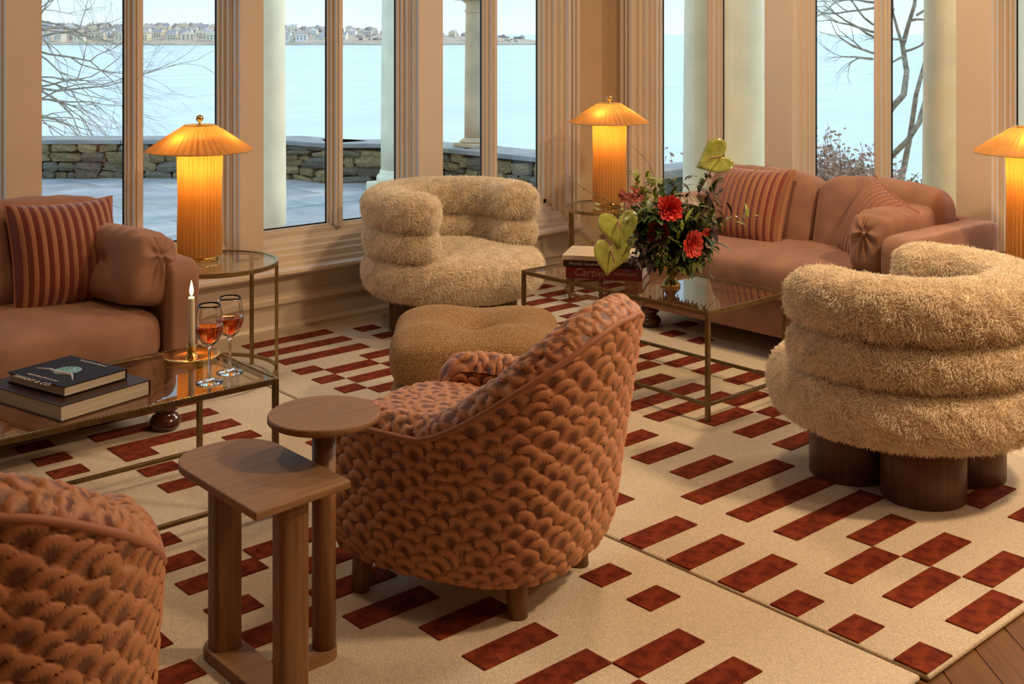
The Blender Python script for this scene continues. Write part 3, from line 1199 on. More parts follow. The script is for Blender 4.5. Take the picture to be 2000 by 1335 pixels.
t = thing('stone_bench', 'grey green stone ledge outside low behind the flowers', 'bench', cam2w(1318, 9.0, -.46))
mb = MB()
mb.box(-.3, .3, -.12, .12, 0, .88)
mb.build('ledge_block', M('mossy_stone', (0.10, 0.12, 0.10), .8, var=.3), t, bevel=.02)
mb = MB()
mb.box(-.33, .33, -.15, .15, .88, .95)
mb.build('ledge_top', m_cap, t, bevel=.01)

# ------------------------------------------------------------------ rugs
RT = 0.016
BARS_R = [(2.525, 2.775, 2.276), (2.525, 2.775, 2.100), (2.525, 2.78, 1.920), (2.525, 2.65, 1.748), (2.525, 2.65, 1.573), (2.525, 2.645, 1.392),
          (2.655, 2.78, 2.535), (3.035, 3.28, 2.53), (2.905, 3.40, 2.365), (2.905, 3.39, 2.185), (2.905, 3.385, 2.012), (3.035, 3.285, 1.845), (2.785, 3.037, 1.755),
          (3.04, 3.28, 1.668), (2.785, 3.045, 1.578), (3.05, 3.29, 1.492), (2.785, 3.04, 1.402), (3.53, 3.77, 1.763), (3.53, 3.77, 1.595), (3.53, 3.77, 1.42),
          (3.035, 3.28, 2.708), (3.03, 3.285, 2.88), (2.78, 2.97, 2.965), (3.405, 3.88, 2.978), (3.52, 3.765, 2.806), (3.42, 3.89, 3.13), (3.42, 3.89, 3.312), (3.775, 4.0, 2.893),
          (3.77, 3.875, 2.72), (3.52, 3.765, 2.635), (3.52, 3.77, 2.46), (4.02, 4.225, 3.25), (4.015, 4.25, 3.068), (4.015, 4.212, 3.41), (3.77, 4.0, 3.487), (4.012, 4.202, 3.572),
          (3.78, 4.0, 3.66), (4.0, 4.2, 3.75), (4.59, 4.715, 3.85), (4.40, 4.51, 3.768), (4.40, 4.51, 3.595), (4.165, 4.283, 4.26), (4.28, 4.50, 4.36), (4.17, 4.28, 4.09), (4.17, 4.28, 3.93),
          (2.742, 3.21, 4.942), (2.73, 3.205, 4.772), (2.73, 3.195, 4.603), (2.703, 2.825, 4.425), (2.70, 2.82, 4.253), (2.827, 3.063, 4.342), (3.067, 3.31, 4.432), (2.823, 3.065, 4.168),
          (2.702, 2.812, 4.08), (2.813, 3.06, 3.993), (3.065, 3.30, 4.258), (3.327, 3.442, 4.865), (3.318, 3.43, 4.692), (3.32, 3.45, 4.52), (3.32, 3.45, 4.35), (3.07, 3.30, 4.08),
          (4.55, 4.775, 4.985), (4.54, 4.763, 4.802), (4.335, 4.54, 4.712), (4.545, 4.75, 4.622), (5.0, 5.12, 4.74), (4.79, 5.02, 4.565), (4.78, 5.0, 4.735), (4.30, 4.53, 4.54), (4.30, 4.52, 4.89),
          (3.31, 3.53, 3.83), (3.06, 3.30, 3.75), (3.30, 3.41, 3.48), (2.70, 2.94, 3.55), (2.70, 2.94, 3.37), (2.70, 2.82, 3.19)]
BARS_L = [(1.66, 1.91, 2.435), (1.77, 2.013, 2.262), (1.765, 2.01, 2.085), (1.765, 2.012, 1.91), (2.012, 2.255, 1.825), (2.01, 2.25, 1.652), (2.27, 2.387, 2.19), (2.265, 2.39, 2.015),
          (1.765, 2.01, 1.735), (1.77, 2.01, 1.56), (2.265, 2.50, 3.60), (1.30, 1.553, 3.045), (1.42, 1.66, 2.885), (1.41, 1.54, 2.70), (1.38, 1.64, 2.53), (1.16, 1.276, 2.502), (1.16, 1.279, 2.68),
          (1.43, 1.557, 3.205), (1.695, 1.823, 3.745), (1.685, 1.93, 3.57), (1.70, 2.195, 4.015), (1.70, 1.825, 3.93), (1.70, 2.19, 4.19), (1.70, 2.19, 4.365), (1.455, 1.58, 4.085), (1.455, 1.58, 4.25),
          (1.455, 1.575, 3.93), (2.065, 2.187, 3.85), (1.66, 1.90, 2.95), (1.66, 1.90, 2.78), (1.66, 1.90, 2.61), (1.20, 1.33, 3.9), (1.20, 1.33, 4.08), (1.03, 1.28, 2.33), (2.14, 2.385, 2.55), (2.14, 2.385, 2.72)]


def rug(name, x0, x1, y0, y1, bars, label):
    w, d = x1 - x0, y1 - y0
    t = rbox(name, x0, x1, y0, y1, 0.0, RT, m_rug, None, 0.007, 3)
    setp(t, label, 'rug')
    cx, cy, cz = (x0 + x1) / 2, (y0 + y1) / 2, RT / 2
    cache = {}
    rnd = random.Random(1)
    for (a0, a1, b0) in bars:
        L = round(a1 - a0, 2)
        if L not in cache:
            me = rbox_mesh(L, 0.086, 0.006, 0.0018, 2)
            # slightly wavering hand-tufted outline
            cache[L] = me
            me.materials.append(m_bar)
        o = bpy.data.objects.new('pile_bar', cache[L])
        o.location = ((a0 + a1) / 2 - cx, b0 + 0.0425 - cy, RT + 0.0005 - cz)
        o.rotation_euler = (0, 0, rnd.uniform(-.006, .006))
        o.parent = t
        C.objects.link(o)
    return t


rug('area_rug', 2.522, 5.34, 1.385, 5.155, BARS_R, 'cream rug with rust bars on the right, under the flower table and fleece chairs')
rug('area_rug', -0.3, 2.512, 1.40, 5.155, BARS_L, 'cream rug with rust bars on the left, under the brocade chairs and wooden tables')

# ------------------------------------------------------------------ sofas


def make_sofa(label):
    t = thing('sofa', label, 'sofa', (0, 0, 0), 0)
    rbox('base', -.77, .77, -.385, .40, .105, .285, m_velvet, t, .018, 3)
    rbox('back_frame', -.66, .66, .285, .405, .27, .64, m_velvet, t, .03, 3)
    for s in (-1, 1):
        me = soft(.122, .83, .535, 14, 16, wob=.004, seed=s)
        add('armrest', me, m_velvet, t, True, (s * .7265, -.005, .372))
        for y in (-.325, .335):
            mb = MB()
            mb.lathe([(.03, .0), (.048, .004), (.058, .022), (.058, .036), (.046, .054), (.034, .060), (.036, .066), (.046, .074), (.048, .084), (.044, .098), (.03, .106)], 28)
            mb.build('foot', m_bun, t, True, (s * .69, y, 0))

    def seatfn(p, P):
        w = np.clip(1 - np.abs(p[:, 0]) ** 4, 0, 1) * np.clip(1 - np.abs(p[:, 1]) ** 4, 0, 1)
        P[:, 2] += np.where(p[:, 2] > 0, .022 * w, 0)
        P[:, 1] -= np.where(p[:, 1] < -.5, .018 * (1 - p[:, 2] ** 2), 0)
        return P
    me = soft(1.33, .70, .185, 7, 28, seatfn, .006, 3)
    o = add('seat_cushion', me, m_velvet, t, True, (0, -.075, .365))
    for s in (-1, 1):
        def bfn(p, P, s=s):
            w = np.clip(1 - np.abs(p[:, 0]) ** 3, 0, 1) * np.clip(1 - np.abs(p[:, 2]) ** 3, 0, 1)
            r = np.sqrt((P[:, 0] / .09) ** 2 + (P[:, 2] / .08) ** 2)
            P[:, 1] += np.where(p[:, 1] < 0, -.035 * w + .055 * np.exp(-r ** 1.2), .02 * w)
            # soft gathers running to the upper edge
            P[:, 1] += np.where(p[:, 1] < 0, .004 * np.sin(p[:, 0] * 13) * np.clip(p[:, 2], 0, 1), 0)
            P[:, 2] += np.where(p[:, 2] > .5, .012 * (1 - p[:, 0] ** 2) + .002 * np.sin(p[:, 0] * 17), 0)
            return P
        me = soft(.665, .20, .42, 5, 26, bfn, .006, 5 + s)
        bc_ = add('back_cushion', me, m_velvet, t, True, (s * .333, .165, .625), (R(-13), 0, 0))
        bt = MB()
        bt.lathe([(0, -.006), (.012, -.004), (.014, .0), (.010, .005), (0, .007)], 16)
        bt.build('tuft_button', m_velvet, bc_, True, (0, -.083, 0), (R(90), 0, 0))
    return t


sofa_l = make_sofa('rose velvet sofa with one striped cushion in front of the left windows')
sofa_l.location = (1.265, 4.49, RT)
sofa_r = copy_tree(sofa_l)
sofa_r['label'] = 'rose velvet sofa with two striped cushions behind the flower table'
sofa_r.location = (4.815, 3.305, RT)
for ch_ in sofa_r.children:
    if ch_.name.startswith('back_cushion'): ch_.location.z -= .045
sofa_r.rotation_euler = (0, 0, R(-90))


def side_pad(name, label, loc, rz, tilt=0.0):
    """soft loose velvet pad propped against the sofa arm, gathered at its corners"""
    def fn(p, P):
        # gathered corner lines at the short ends
        for sy in (-1, 1):
            w = np.exp(-((p[:, 1] - sy) / .28) ** 2)
            ang = np.arctan2(P[:, 0] * 2.2, P[:, 2] - .07)
            P[:, 1] += -sy * w * .010 * (1 + np.cos(ang * 9)) * np.exp(-(((P[:, 2] - .07) / .12) ** 2 + (P[:, 0] / .06) ** 2))
        r = np.sqrt((P[:, 1] / .09) ** 2 + ((P[:, 2]) / .05) ** 2)
        P[:, 0] += np.where(p[:, 0] < 0, .045 * np.exp(-r ** 1.2), 0)
        P[:, 0] += np.where(p[:, 0] < 0, -.02 * (1 - p[:, 1] ** 2) * (1 - p[:, 2] ** 2), .01 * (1 - p[:, 1] ** 2))
        P[:, 2] += np.where(p[:, 2] > .4, .006 * np.sin(p[:, 1] * 21), 0)
        return P
    me = soft(.19, .52, .28, 4.5, 30, fn, .006, 9)
    o = add(name, me, m_velvet, None, True, loc, (0, tilt, rz))
    return setp(o, label, 'cushion')


side_pad('arm_cushion', 'plump tufted rose velvet pad against the arm of the left sofa', (1.865, 4.36, .605 + RT), R(7), R(14))
side_pad('arm_cushion', 'flat rose velvet pad standing along the arm of the right sofa', (4.72, 2.755, .575 + RT), R(-90), 0)


def striped_cushion(label, group=None, n=96, S=.42, T=.115):
    V, F, UV = [], [], []
    for side in (1, -1):
        base = len(V)
        for j in range(n + 1):
            for i in range(n + 1):
                u, v = -1 + 2 * i / n, -1 + 2 * j / n
                pin = .075
                x = u * (1 - pin * (1 - v * v) ** .9 * abs(u) ** 3 * 1.0)
                z = v * (1 - pin * (1 - u * u) ** .9 * abs(v) ** 3 * 1.0)
                w = max(0, (1 - abs(u) ** 2.4)) ** .55 * max(0, (1 - abs(v) ** 2.4)) ** .55
                th = T * w
                if side == 1:
                    th += .006 * (0.5 - 0.5 * math.cos(2 * PI * (u * .5 + .5) * NRIB)) * min(1, w * 3)
                V.append((x * S / 2, -side * th, z * S / 2))
                UV.append((u * .5 + .5, v * .5 + .5))
        for j in range(n):
            for i in range(n):
                q = (base + j * (n + 1) + i, base + j * (n + 1) + i + 1, base + (j + 1) * (n + 1) + i + 1, base + (j + 1) * (n + 1) + i)
                F.append(q if side == 1 else q[::-1])
    me = mesh('cushion', V, F)
    uvl = me.uv_layers.new(name='UVMap')
    li = np.zeros(len(me.loops), int)
    me.loops.foreach_get('vertex_index', li)
    uvl.data.foreach_set('uv', np.array(UV)[li].ravel())
    me.materials.append(m_stripe)
    me.polygons.foreach_set('use_smooth', [True] * len(me.polygons))
    o = bpy.data.objects.new('striped_cushion', me)
    C.objects.link(o)
    setp(o, label, 'cushion', group)
    pm = MB()
    pts = []
    for k in range(129):
        s = k / 128 * 4
        e_, f_ = int(s) % 4, s - int(s)
        u, v = [(-1 + 2 * f_, -1), (1, -1 + 2 * f_), (1 - 2 * f_, 1), (-1, 1 - 2 * f_)][e_]
        pin = .075
        pts.append((u * (1 - pin * (1 - v * v) ** .9 * abs(u) ** 3) * S / 2, 0, v * (1 - pin * (1 - u * u) ** .9 * abs(v) ** 3) * S / 2))
    pm.tube(pts, .005, 6)
    pm.build('piping', m_piping, o, True)
    return o


c1 = striped_cushion('rust striped square cushion standing on the left sofa')
c1.location = (1.70, 4.49, .640 + RT)
c1.rotation_euler = (R(-16), R(1), R(2))
c2 = copy_tree(c1)
c2['label'] = 'upright rust striped cushion on the right sofa behind the flowers'
c2.location = (4.80, 3.60, .615 + RT)
c2.rotation_euler = (R(-23), R(-1), R(-86))
c3 = copy_tree(c1)
c3['label'] = 'rust striped cushion tipped on its corner beside the right sofa arm'
c3.location = (4.84, 2.92, .57 + RT)
c3.rotation_euler = Euler((R(-20), R(16), R(-122)))

# ------------------------------------------------------------------ fleece tub chairs


def fleece(parent, me, count, length, seed, m):
    """short curly wool on a mesh: one hair curves object"""
    me.calc_loop_triangles()
    nt_ = len(me.loop_triangles)
    tri = np.zeros(nt_ * 3, int)
    me.loop_triangles.foreach_get('vertices', tri)
    tri = tri.reshape(-1, 3)
    co = np.zeros(len(me.vertices) * 3)
    me.vertices.foreach_get('co', co)
    co = co.reshape(-1, 3)
    no = np.zeros(len(me.vertices) * 3)
    me.vertices.foreach_get('normal', no)
    no = no.reshape(-1, 3)
    a, b_, c_ = co[tri[:, 0]], co[tri[:, 1]], co[tri[:, 2]]
    ar = np.linalg.norm(np.cross(b_ - a, c_ - a), axis=1)
    rs = np.random.RandomState(seed)
    ti = rs.choice(nt_, count, p=ar / ar.sum())
    r1, r2 = rs.rand(count), rs.rand(count)
    s = np.sqrt(r1)
    w0, w1, w2 = 1 - s, s * (1 - r2), s * r2
    P = a[ti] * w0[:, None] + b_[ti] * w1[:, None] + c_[ti] * w2[:, None]
    N = no[tri[ti, 0]] * w0[:, None] + no[tri[ti, 1]] * w1[:, None] + no[tri[ti, 2]] * w2[:, None]
    N /= np.linalg.norm(N, axis=1)[:, None] + 1e-9
    # clumps: strands lean the same way inside a lock of wool
    q = P / .020
    f = lambda v, k: np.sin(v @ np.array(k[:3]) + k[3])
    lean = np.stack([f(q, (1.1, .7, -.4, .3)) + f(q, (-.5, 1.7, .9, 1.3)) * .7, f(q, (.6, -1.2, .8, 2.1)) + f(q, (1.9, .3, -1.1, .2)) * .7, f(q, (-.9, .5, 1.3, 4.0)) + f(q, (.4, 1.1, 1.6, 5.0)) * .7], 1)
    lean += rs.normal(0, .55, lean.shape)
    lean -= N * (lean * N).sum(1)[:, None]
    L = length * rs.uniform(.55, 1.15, count)
    npt = 5
    pts = np.zeros((count, npt, 3))
    curl = rs.normal(0, 1, (count, 3))
    for i in range(npt):
        t_ = i / (npt - 1)
        pts[:, i] = P + N * (L * t_ * (1 - .25 * t_))[:, None] + lean * (L * .40 * t_ ** 1.6)[:, None] + curl * (L * .14 * math.sin(t_ * 5.0))[:, None]
        pts[:, i, 2] -= L * .22 * t_ ** 2
    cu = bpy.data.hair_curves.new('fleece')
    cu.add_curves([npt] * count)
    cu.position_data.foreach_set('vector', pts.reshape(-1).astype(np.float32))
    rad = cu.attributes.get('radius') or cu.attributes.new('radius', 'FLOAT', 'POINT')
    rv = np.tile(np.linspace(.0010, .0005, npt), count).astype(np.float32)
    rad.data.foreach_set('value', rv)
    cu.materials.append(m)
    o = bpy.data.objects.new('fleece', cu)
    o.parent = parent
    o['kind'] = 'stuff'
    C.objects.link(o)
    return o


m_hair = bpy.data.materials.new('wool_strand')
m_hair.use_nodes = True
nt = m_hair.node_tree
b = nt.nodes['Principled BSDF']
b.inputs['Roughness'].default_value = 0.75
b.inputs['Specular IOR Level'].default_value = 0.15
hi = nt.nodes.new('ShaderNodeHairInfo')
cr = nt.nodes.new('ShaderNodeValToRGB')
cr.color_ramp.elements[0].color = (0.80, 0.66, 0.47, 1)
cr.color_ramp.elements[1].color = (0.93, 0.83, 0.67, 1)
nt.links.new(hi.outputs['Random'], cr.inputs['Fac'])
nt.links.new(cr.outputs[0], b.inputs['Base Color'])


def roll_mesh(Rr, tr_, tz, span, n=72, m=24, k=2.6, lift=0.0):
    """padded roll wrapped round the seat, open towards -y, with full round ends"""
    vs, fs = [], []
    a0, a1 = -PI / 2 + span, -PI / 2 + 2 * PI - span
    rings = []
    cap = 8
    for i in range(-cap, n + cap + 1):
        if i < 0: s, t_ = math.cos(-i / cap * PI / 2), 0
        elif i > n: s, t_ = math.cos((i - n) / cap * PI / 2), 1
        else: s, t_ = 1, i / n
        s = max(s, 0.02) ** .55
        ext = (-(math.sin(min(-i, cap) / cap * PI / 2)) if i < 0 else (math.sin((i - n) / cap * PI / 2) if i > n else 0)) * tr_ * .85 / Rr
        a = a0 + (a1 - a0) * t_ + ext
        for j in range(m):
            b_ = 2 * PI * j / m
            cx, cz = math.cos(b_), math.sin(b_)
            nk = (abs(cx) ** k + abs(cz) ** k) ** (1 / k)
            rr = Rr + tr_ * cx / nk * s
            zz = tz * cz / nk * s
            vs.append((rr * math.cos(a), rr * math.sin(a), zz + lift * (t_ - .5) ** 2))
    nr = n + 2 * cap + 1
    for i in range(nr - 1):
        for j in range(m):
            j2 = (j + 1) % m
            fs.append((i * m + j, (i + 1) * m + j, (i + 1) * m + j2, i * m + j2))
    fs.append(tuple(range(m)))
    fs.append(tuple((nr - 1) * m + j for j in range(m))[::-1])
    me = mesh('roll', vs, fs)
    bm = bmesh.new()
    bm.from_mesh(me)
    bmesh.ops.recalc_face_normals(bm, faces=bm.faces)
    bm.to_mesh(me)
    bm.free()
    return me


def make_fleece_chair(label):
    t = thing('fleece_armchair', label, 'armchair', (0, 0, 0))
    for sx in (-1, 1):
        for sy in (-1, 1):
            mb = MB()
            mb.lathe([(.130, 0), (.1335, .004), (.1335, .245)], 40)
            mb.build('leg', m_walnut, t, True, (sx * .1345, sy * .1345, 0))
    mb = MB()
    prof = []
    for k in range(15):
        a = -PI / 2 + PI * k / 14
        cz, cx = math.sin(a), math.cos(a)
        nk = (abs(cx) ** 2.5 + abs(cz) ** 2.5) ** (1 / 2.5)
        prof.append((.335 + .115 * cx / nk, .305 + .098 * cz / nk))
    prof = [(0.02, .208)] + prof + [(.26, .412), (.16, .425), (0.01, .43)]
    mb.lathe(prof, 72)
    o = mb.build('seat', m_wool, t, True)
    fleece(o, o.data, 62000, .021, 1, m_hair)
    me = roll_mesh(.335, .108, .080, R(70))
    o = add('lower_roll', me, m_wool, t, True, (0, 0, .470))
    fleece(o, me, 48000, .021, 2, m_hair)
    me = roll_mesh(.338, .112, .090, R(70))
    o = add('upper_roll', me, m_wool, t, True, (0, 0, .624))
    fleece(o, me, 52000, .022, 3, m_hair)
    return t


ch = make_fleece_chair('cream fleece tub chair seen from behind at the right edge')
ch.location = (3.63, 2.075, RT)
ch.rotation_euler = (0, 0, R(180))
ch2 = copy_tree(ch)
ch2['label'] = 'cream fleece tub chair with its seat open, by the middle window'
p = cam2w(885, 5.92)
ch2.location = (p.x, p.y, RT)
ch2.rotation_euler = (0, 0, R(2))

# ------------------------------------------------------------------ tan pouf
t = thing('pouf', 'square tan tweed pouf with a tufted centre behind the brocade chair', 'pouf', cam2w(932, 4.46, RT), -TH + R(2))


def tuft(p, P):
    r = np.sqrt((P[:, 0] / .10) ** 2 + ((P[:, 1] - .02) / .10) ** 2)
    w = np.clip(1 - np.abs(p[:, 0]) ** 3, 0, 1) * np.clip(1 - np.abs(p[:, 1]) ** 3, 0, 1)
    up = np.clip((p[:, 2] + .1) / .5, 0, 1)
    ang = np.arctan2(P[:, 1], P[:, 0])
    P[:, 2] += up * (.038 * w - .145 * np.exp(-r ** 1.2) - .008 * np.cos(ang * 4 + .6) * np.exp(-((np.sqrt(P[:, 0] ** 2 + P[:, 1] ** 2) - .2) / .12) ** 2))
    # sides bulge between the corners
    P[:, 0] += np.sign(P[:, 0]) * .02 * (1 - p[:, 2] ** 2) * (np.abs(p[:, 0]) > .8)
    P[:, 1] += np.sign(P[:, 1]) * .02 * (1 - p[:, 2] ** 2) * (np.abs(p[:, 1]) > .8)
    # the corners droop a little
    P[:, 2] -= .008 * (np.abs(p[:, 0]) * np.abs(p[:, 1])) ** 3 * (p[:, 2] > 0)
    return P


add('base_block', soft(.64, .64, .215, 7, 24, wob=.006), m_boucle, t, True, (0, 0, .108))
add('top_cushion', soft(.61, .61, .175, 6, 44, tuft, .006, 2), m_boucle, t, True, (0, 0, .302))

# ------------------------------------------------------------------ scalloped brocade chairs


def scallop(u, v, rw=.066, rh=.0275, seed=0):
    """overlapping puffed scales: relief height and weave mask at cloth coordinates u, v (metres)"""
    u = np.asarray(u, float)
    v = np.asarray(v, float)
    best = np.zeros(u.shape)
    mask = np.zeros(u.shape)
    done = np.zeros(u.shape, bool)
    j0 = np.floor(v / rh)
    for dj in (-3, -2, -1, 0, 1):      # lowest row lies in front
        j = j0 + dj
        off = (j % 2) * .5
        i = np.round(u / rw - off)
        h1 = np.abs(np.modf(np.sin(i * 127.1 + j * 311.7 + seed) * 43758.5)[0])
        h2 = np.abs(np.modf(np.sin(i * 269.5 + j * 183.3 + seed) * 24634.6)[0])
        cx = (i + off + (h1 - .5) * .36) * rw
        cy = (j + (h2 - .5) * .6) * rh
        rx = rw * (.53 + .08 * h2)
        ry = rh * (1.55 + .35 * h1)
        dx = (u - cx) / rx
        dy = (v - cy) / ry
        r = np.sqrt(dx * dx + np.where(dy < 0, dy * 3, dy) ** 2)
        ins = (r < 1) & ~done
        hgt = np.clip(1 - r ** 5, 0, 1) ** .5 * np.clip(.22 + 1.0 * dy, .05, 1)
        streak = .5 + .5 * np.sin(np.arctan2(dx, dy + .35) * 26 + h1 * 9)
        mk = np.clip((.56 + .17 * streak - r) * 6.0, 0, 1) * np.clip(1.3 - np.abs(dx) * 1.7, 0, 1) + .9 * np.clip((r - .955) * 26, 0, 1)
        best = np.where(ins, hgt, best)
        mask = np.where(ins, np.clip(mk, 0, 1), mask)
        done |= ins
    return best, mask


def grid_mesh(P, N, u, v, amp, name, mat, closed_u=False):
    """P: (a, b, 3) points, displaced along N by the scallop relief"""
    a, b_ = P.shape[:2]
    h, mk = scallop(u, v)
    Q = P + N * (h * amp)[..., None]
    idx = np.arange(a * b_).reshape(a, b_)
    q = np.stack([idx[:-1, :-1], idx[1:, :-1], idx[1:, 1:], idx[:-1, 1:]], -1).reshape(-1, 4)
    me = bpy.data.meshes.new(name)
    me.from_pydata(Q.reshape(-1, 3).tolist(), [], q.tolist())
    me.update()
    at_ = me.attributes.new('weave', 'FLOAT', 'POINT')
    at_.data.foreach_set('value', mk.reshape(-1).astype(np.float32))
    me.materials.append(mat)
    return me


def normals_of(P):
    du = np.gradient(P, axis=0)
    dv = np.gradient(P, axis=1)
    n = np.cross(du, dv)
    return n / (np.linalg.norm(n, axis=-1, keepdims=True) + 1e-12)


def catmull(pts, n):
    pts = np.array(pts, float)
    ext = np.vstack([2 * pts[0] - pts[1], pts, 2 * pts[-1] - pts[-2]])
    out = []
    for i in range(1, len(ext) - 2):
        p0, p1, p2, p3 = ext[i - 1:i + 3]
        for t_ in np.linspace(0, 1, 40, endpoint=False):
            out.append(.5 * ((2 * p1) + (-p0 + p2) * t_ + (2 * p0 - 5 * p1 + 4 * p2 - p3) * t_ ** 2 + (-p0 + 3 * p1 - 3 * p2 + p3) * t_ ** 3))
    out.append(pts[-1])
    out = np.array(out)
    L = np.concatenate([[0], np.cumsum(np.linalg.norm(np.diff(out, axis=0), axis=1))])
    s = np.linspace(0, L[-1], n)
    return np.stack([np.interp(s, L, out[:, k]) for k in range(out.shape[1])], 1), L[-1]


TZ0 = 0.105


def make_brocade_chair(label):
    t = thing('brocade_chair', label, 'armchair', (0, 0, 0))
    half = [(0, .375), (.12, .365), (.225, .315), (.295, .225), (.33, .10), (.338, -.04), (.328, -.16), (.300, -.265)]
    full = [(-x, y) for x, y in half[::-1]] + half[1:]
    NS = 440
    O, LEN = catmull(full, NS)                 # outer line of the shell at mid height, from one arm front to the other
    s = np.linspace(-1, 1, NS)
    tg = np.gradient(O, axis=0)
    tg /= np.linalg.norm(tg, axis=1)[:, None]
    nout = np.stack([-tg[:, 1], tg[:, 0]], 1)
    if (nout * O).sum() < 0: nout = -nout
    a = np.abs(s)
    k_ = np.clip((a - .05) / .60, 0, 1)
    H = .465 + (.795 - .465) * (1 - k_) ** 1.0 * (1 - .0 * k_)
    sm = lambda x: x * x * (3 - 2 * x)
    H = .465 + .285 * (1 - (.30 * k_ + .70 * sm(k_)))
    d_end = (1 - a) * LEN / 2
    rc = .055
    H = H - np.where(d_end < rc, rc - np.sqrt(np.clip(rc ** 2 - (rc - d_end) ** 2, 0, None)), 0)
    lean = .07 * np.clip(1 - a / .75, 0, 1) + .02

    def shell(off, zf):
        """off: inward distance, zf: heights (NS, m)"""
        base = O - nout * off
        z = zf
        fl = lean[:, None] * ((z - .30) / .5)
        tuck = -.030 * np.clip((.20 - z) / .10, 0, 1) ** 2
        xy = base[:, None, :] + nout[:, None, :] * (fl + tuck)[..., None]
        return np.concatenate([xy, z[..., None]], -1)
    m = 150
    w = np.linspace(0, 1, m)
    zo = TZ0 + (H[:, None] - TZ0) * w[None]
    Pout = shell(0.0, zo)
    N = normals_of(Pout)
    if (N[NS // 2, m // 2, 1]) < 0: N = -N
    arc = (s[:, None] * LEN / 2 + 0 * zo)
    # panels: the cloth is cut at the side seams, so the scales restart there
    me = grid_mesh(Pout, N, arc, zo, .0125, 'outer_shell', m_broc)
    add('outer_shell', me, None, t)
    THK = .105
    mi = 90
    wi_ = np.linspace(0, 1, mi)
    zi = .36 + (np.maximum(H, .37)[:, None] - .36) * wi_[None]
    Pin = shell(THK, zi)
    Ni = normals_of(Pin)
    if Ni[NS // 2, mi // 2, 1] > 0: Ni = -Ni
    add('inner_shell', grid_mesh(Pin, Ni, s[:, None] * LEN / 2 + 0 * zi, zi, .0125, 'inner_shell', m_broc), None, t)
    # border strip running up one arm front, over the top and down the other
    top_o = np.stack([Pout[:, -1, 0], Pout[:, -1, 1], Pout[:, -1, 2]], 1)
    top_i = Pin[:, -1]
    nz = 90
    down = np.linspace(TZ0, H[0], nz, endpoint=False)
    fo = np.array([shell(0, np.full((NS, 1), z))[0, 0] for z in down])
    fi = np.array([shell(THK, np.full((NS, 1), z))[0, 0] for z in down])
    go = np.array([shell(0, np.full((NS, 1), z))[-1, 0] for z in down])[::-1]
    gi = np.array([shell(THK, np.full((NS, 1), z))[-1, 0] for z in down])[::-1]
    EO = np.vstack([fo, top_o, go])
    EI = np.vstack([fi, top_i, gi])
    tq = np.gradient(EO, axis=0)
    tq /= np.linalg.norm(tq, axis=1)[:, None]
    cr_ = EI - EO
    cr_ /= np.linalg.norm(cr_, axis=1)[:, None]
    nb = np.cross(tq, cr_)
    nb /= np.linalg.norm(nb, axis=1)[:, None]
    if nb[len(nb) // 2, 2] < 0: nb = -nb
    mb_ = 30
    wb = np.linspace(0, 1, mb_)
    PB = EO[:, None] + (EI - EO)[:, None] * wb[None, :, None] + nb[:, None] * (.042 * np.sin(PI * wb) ** .75)[None, :, None]
    NB = normals_of(PB)
    if NB[len(NB) // 2, mb_ // 2, 2] < 0: NB = -NB
    alen = np.concatenate([[0], np.cumsum(np.linalg.norm(np.diff(EO, axis=0), axis=1))])
    add('border', grid_mesh(PB, NB, wb[None] * .16 + 0 * alen[:, None], alen[:, None] * 1.0 + 0 * wb[None], .0125, 'border', m_broc), None, t)
    pm = MB()
    pm.tube(EO[::3] + nb[::3] * .003 - cr_[::3] * .004, .0085, 10)
    pm.build('piping', m_piping, t, True)
    pm = MB()
    pm.tube(EI[::3] + nb[::3] * .004, .0045, 8)
    pm.build('piping', m_piping, t, True)
    for q in (int(NS * .25), int(NS * .75)):
        sm_ = MB()
        sm_.tube(Pout[q, ::6] + N[q, ::6] * .007, .0022, 6)
        sm_.build('side_seam', m_piping, t, True)
    # padded seat
    n = 130
    g = np.linspace(-1, 1, n)
    gx, gy = np.meshgrid(g, g, indexing='ij')
    nk = (np.abs(gx) ** 4 + np.abs(gy) ** 4) ** .25
    mm = np.maximum(np.abs(gx), np.abs(gy))
    sx = gx / np.maximum(nk, 1e-6) * mm
    sy = gy / np.maximum(nk, 1e-6) * mm
    rr = np.clip((np.abs(sx) ** 4 + np.abs(sy) ** 4) ** .25, 0, 1)
    zz = .445 - .015 * rr ** 2 - np.where(rr > .80, (1 - np.sqrt(np.clip(1 - ((rr - .80) / .2) ** 2, 0, 1))) * .20, 0)
    SP = np.stack([sx * .232, -.055 + sy * .305, zz], -1)
    SN = np.zeros_like(SP)
    SN[..., 2] = 1
    add('seat', grid_mesh(SP, SN, SP[..., 0], -SP[..., 1], .0125, 'seat', m_broc), None, t)
    # plain deck under the seat
    mb = MB()
    inn = O[::10] - nout[::10] * .07
    mb.prism([tuple(q) for q in inn], TZ0 + .004, .26)
    mb.build('deck', m_piping, t)
    for sx_ in (-1, 1):
        for (lx, ly, ox, oy) in ((.255, -.20, .004, -.01), (.165, .215, .006, .012)):
            mb = MB()
            mb.tube([(sx_ * (lx + ox), ly + oy, 0), (sx_ * lx, ly, TZ0 + .03)], [.025, .030], 20)
            mb.build('leg', m_oakleg, t, True)
    return t


def face(o, u, Y, fx, fy):
    """stand o at column u, depth Y, its front turned along the view-aligned direction fx, fy"""
    q = cam2w(u, Y, RT)
    o.location = q
    wx, wy = ct * fx + st_ * fy, -st_ * fx + ct * fy
    o.rotation_euler = (0, 0, math.atan2(wx, -wy))


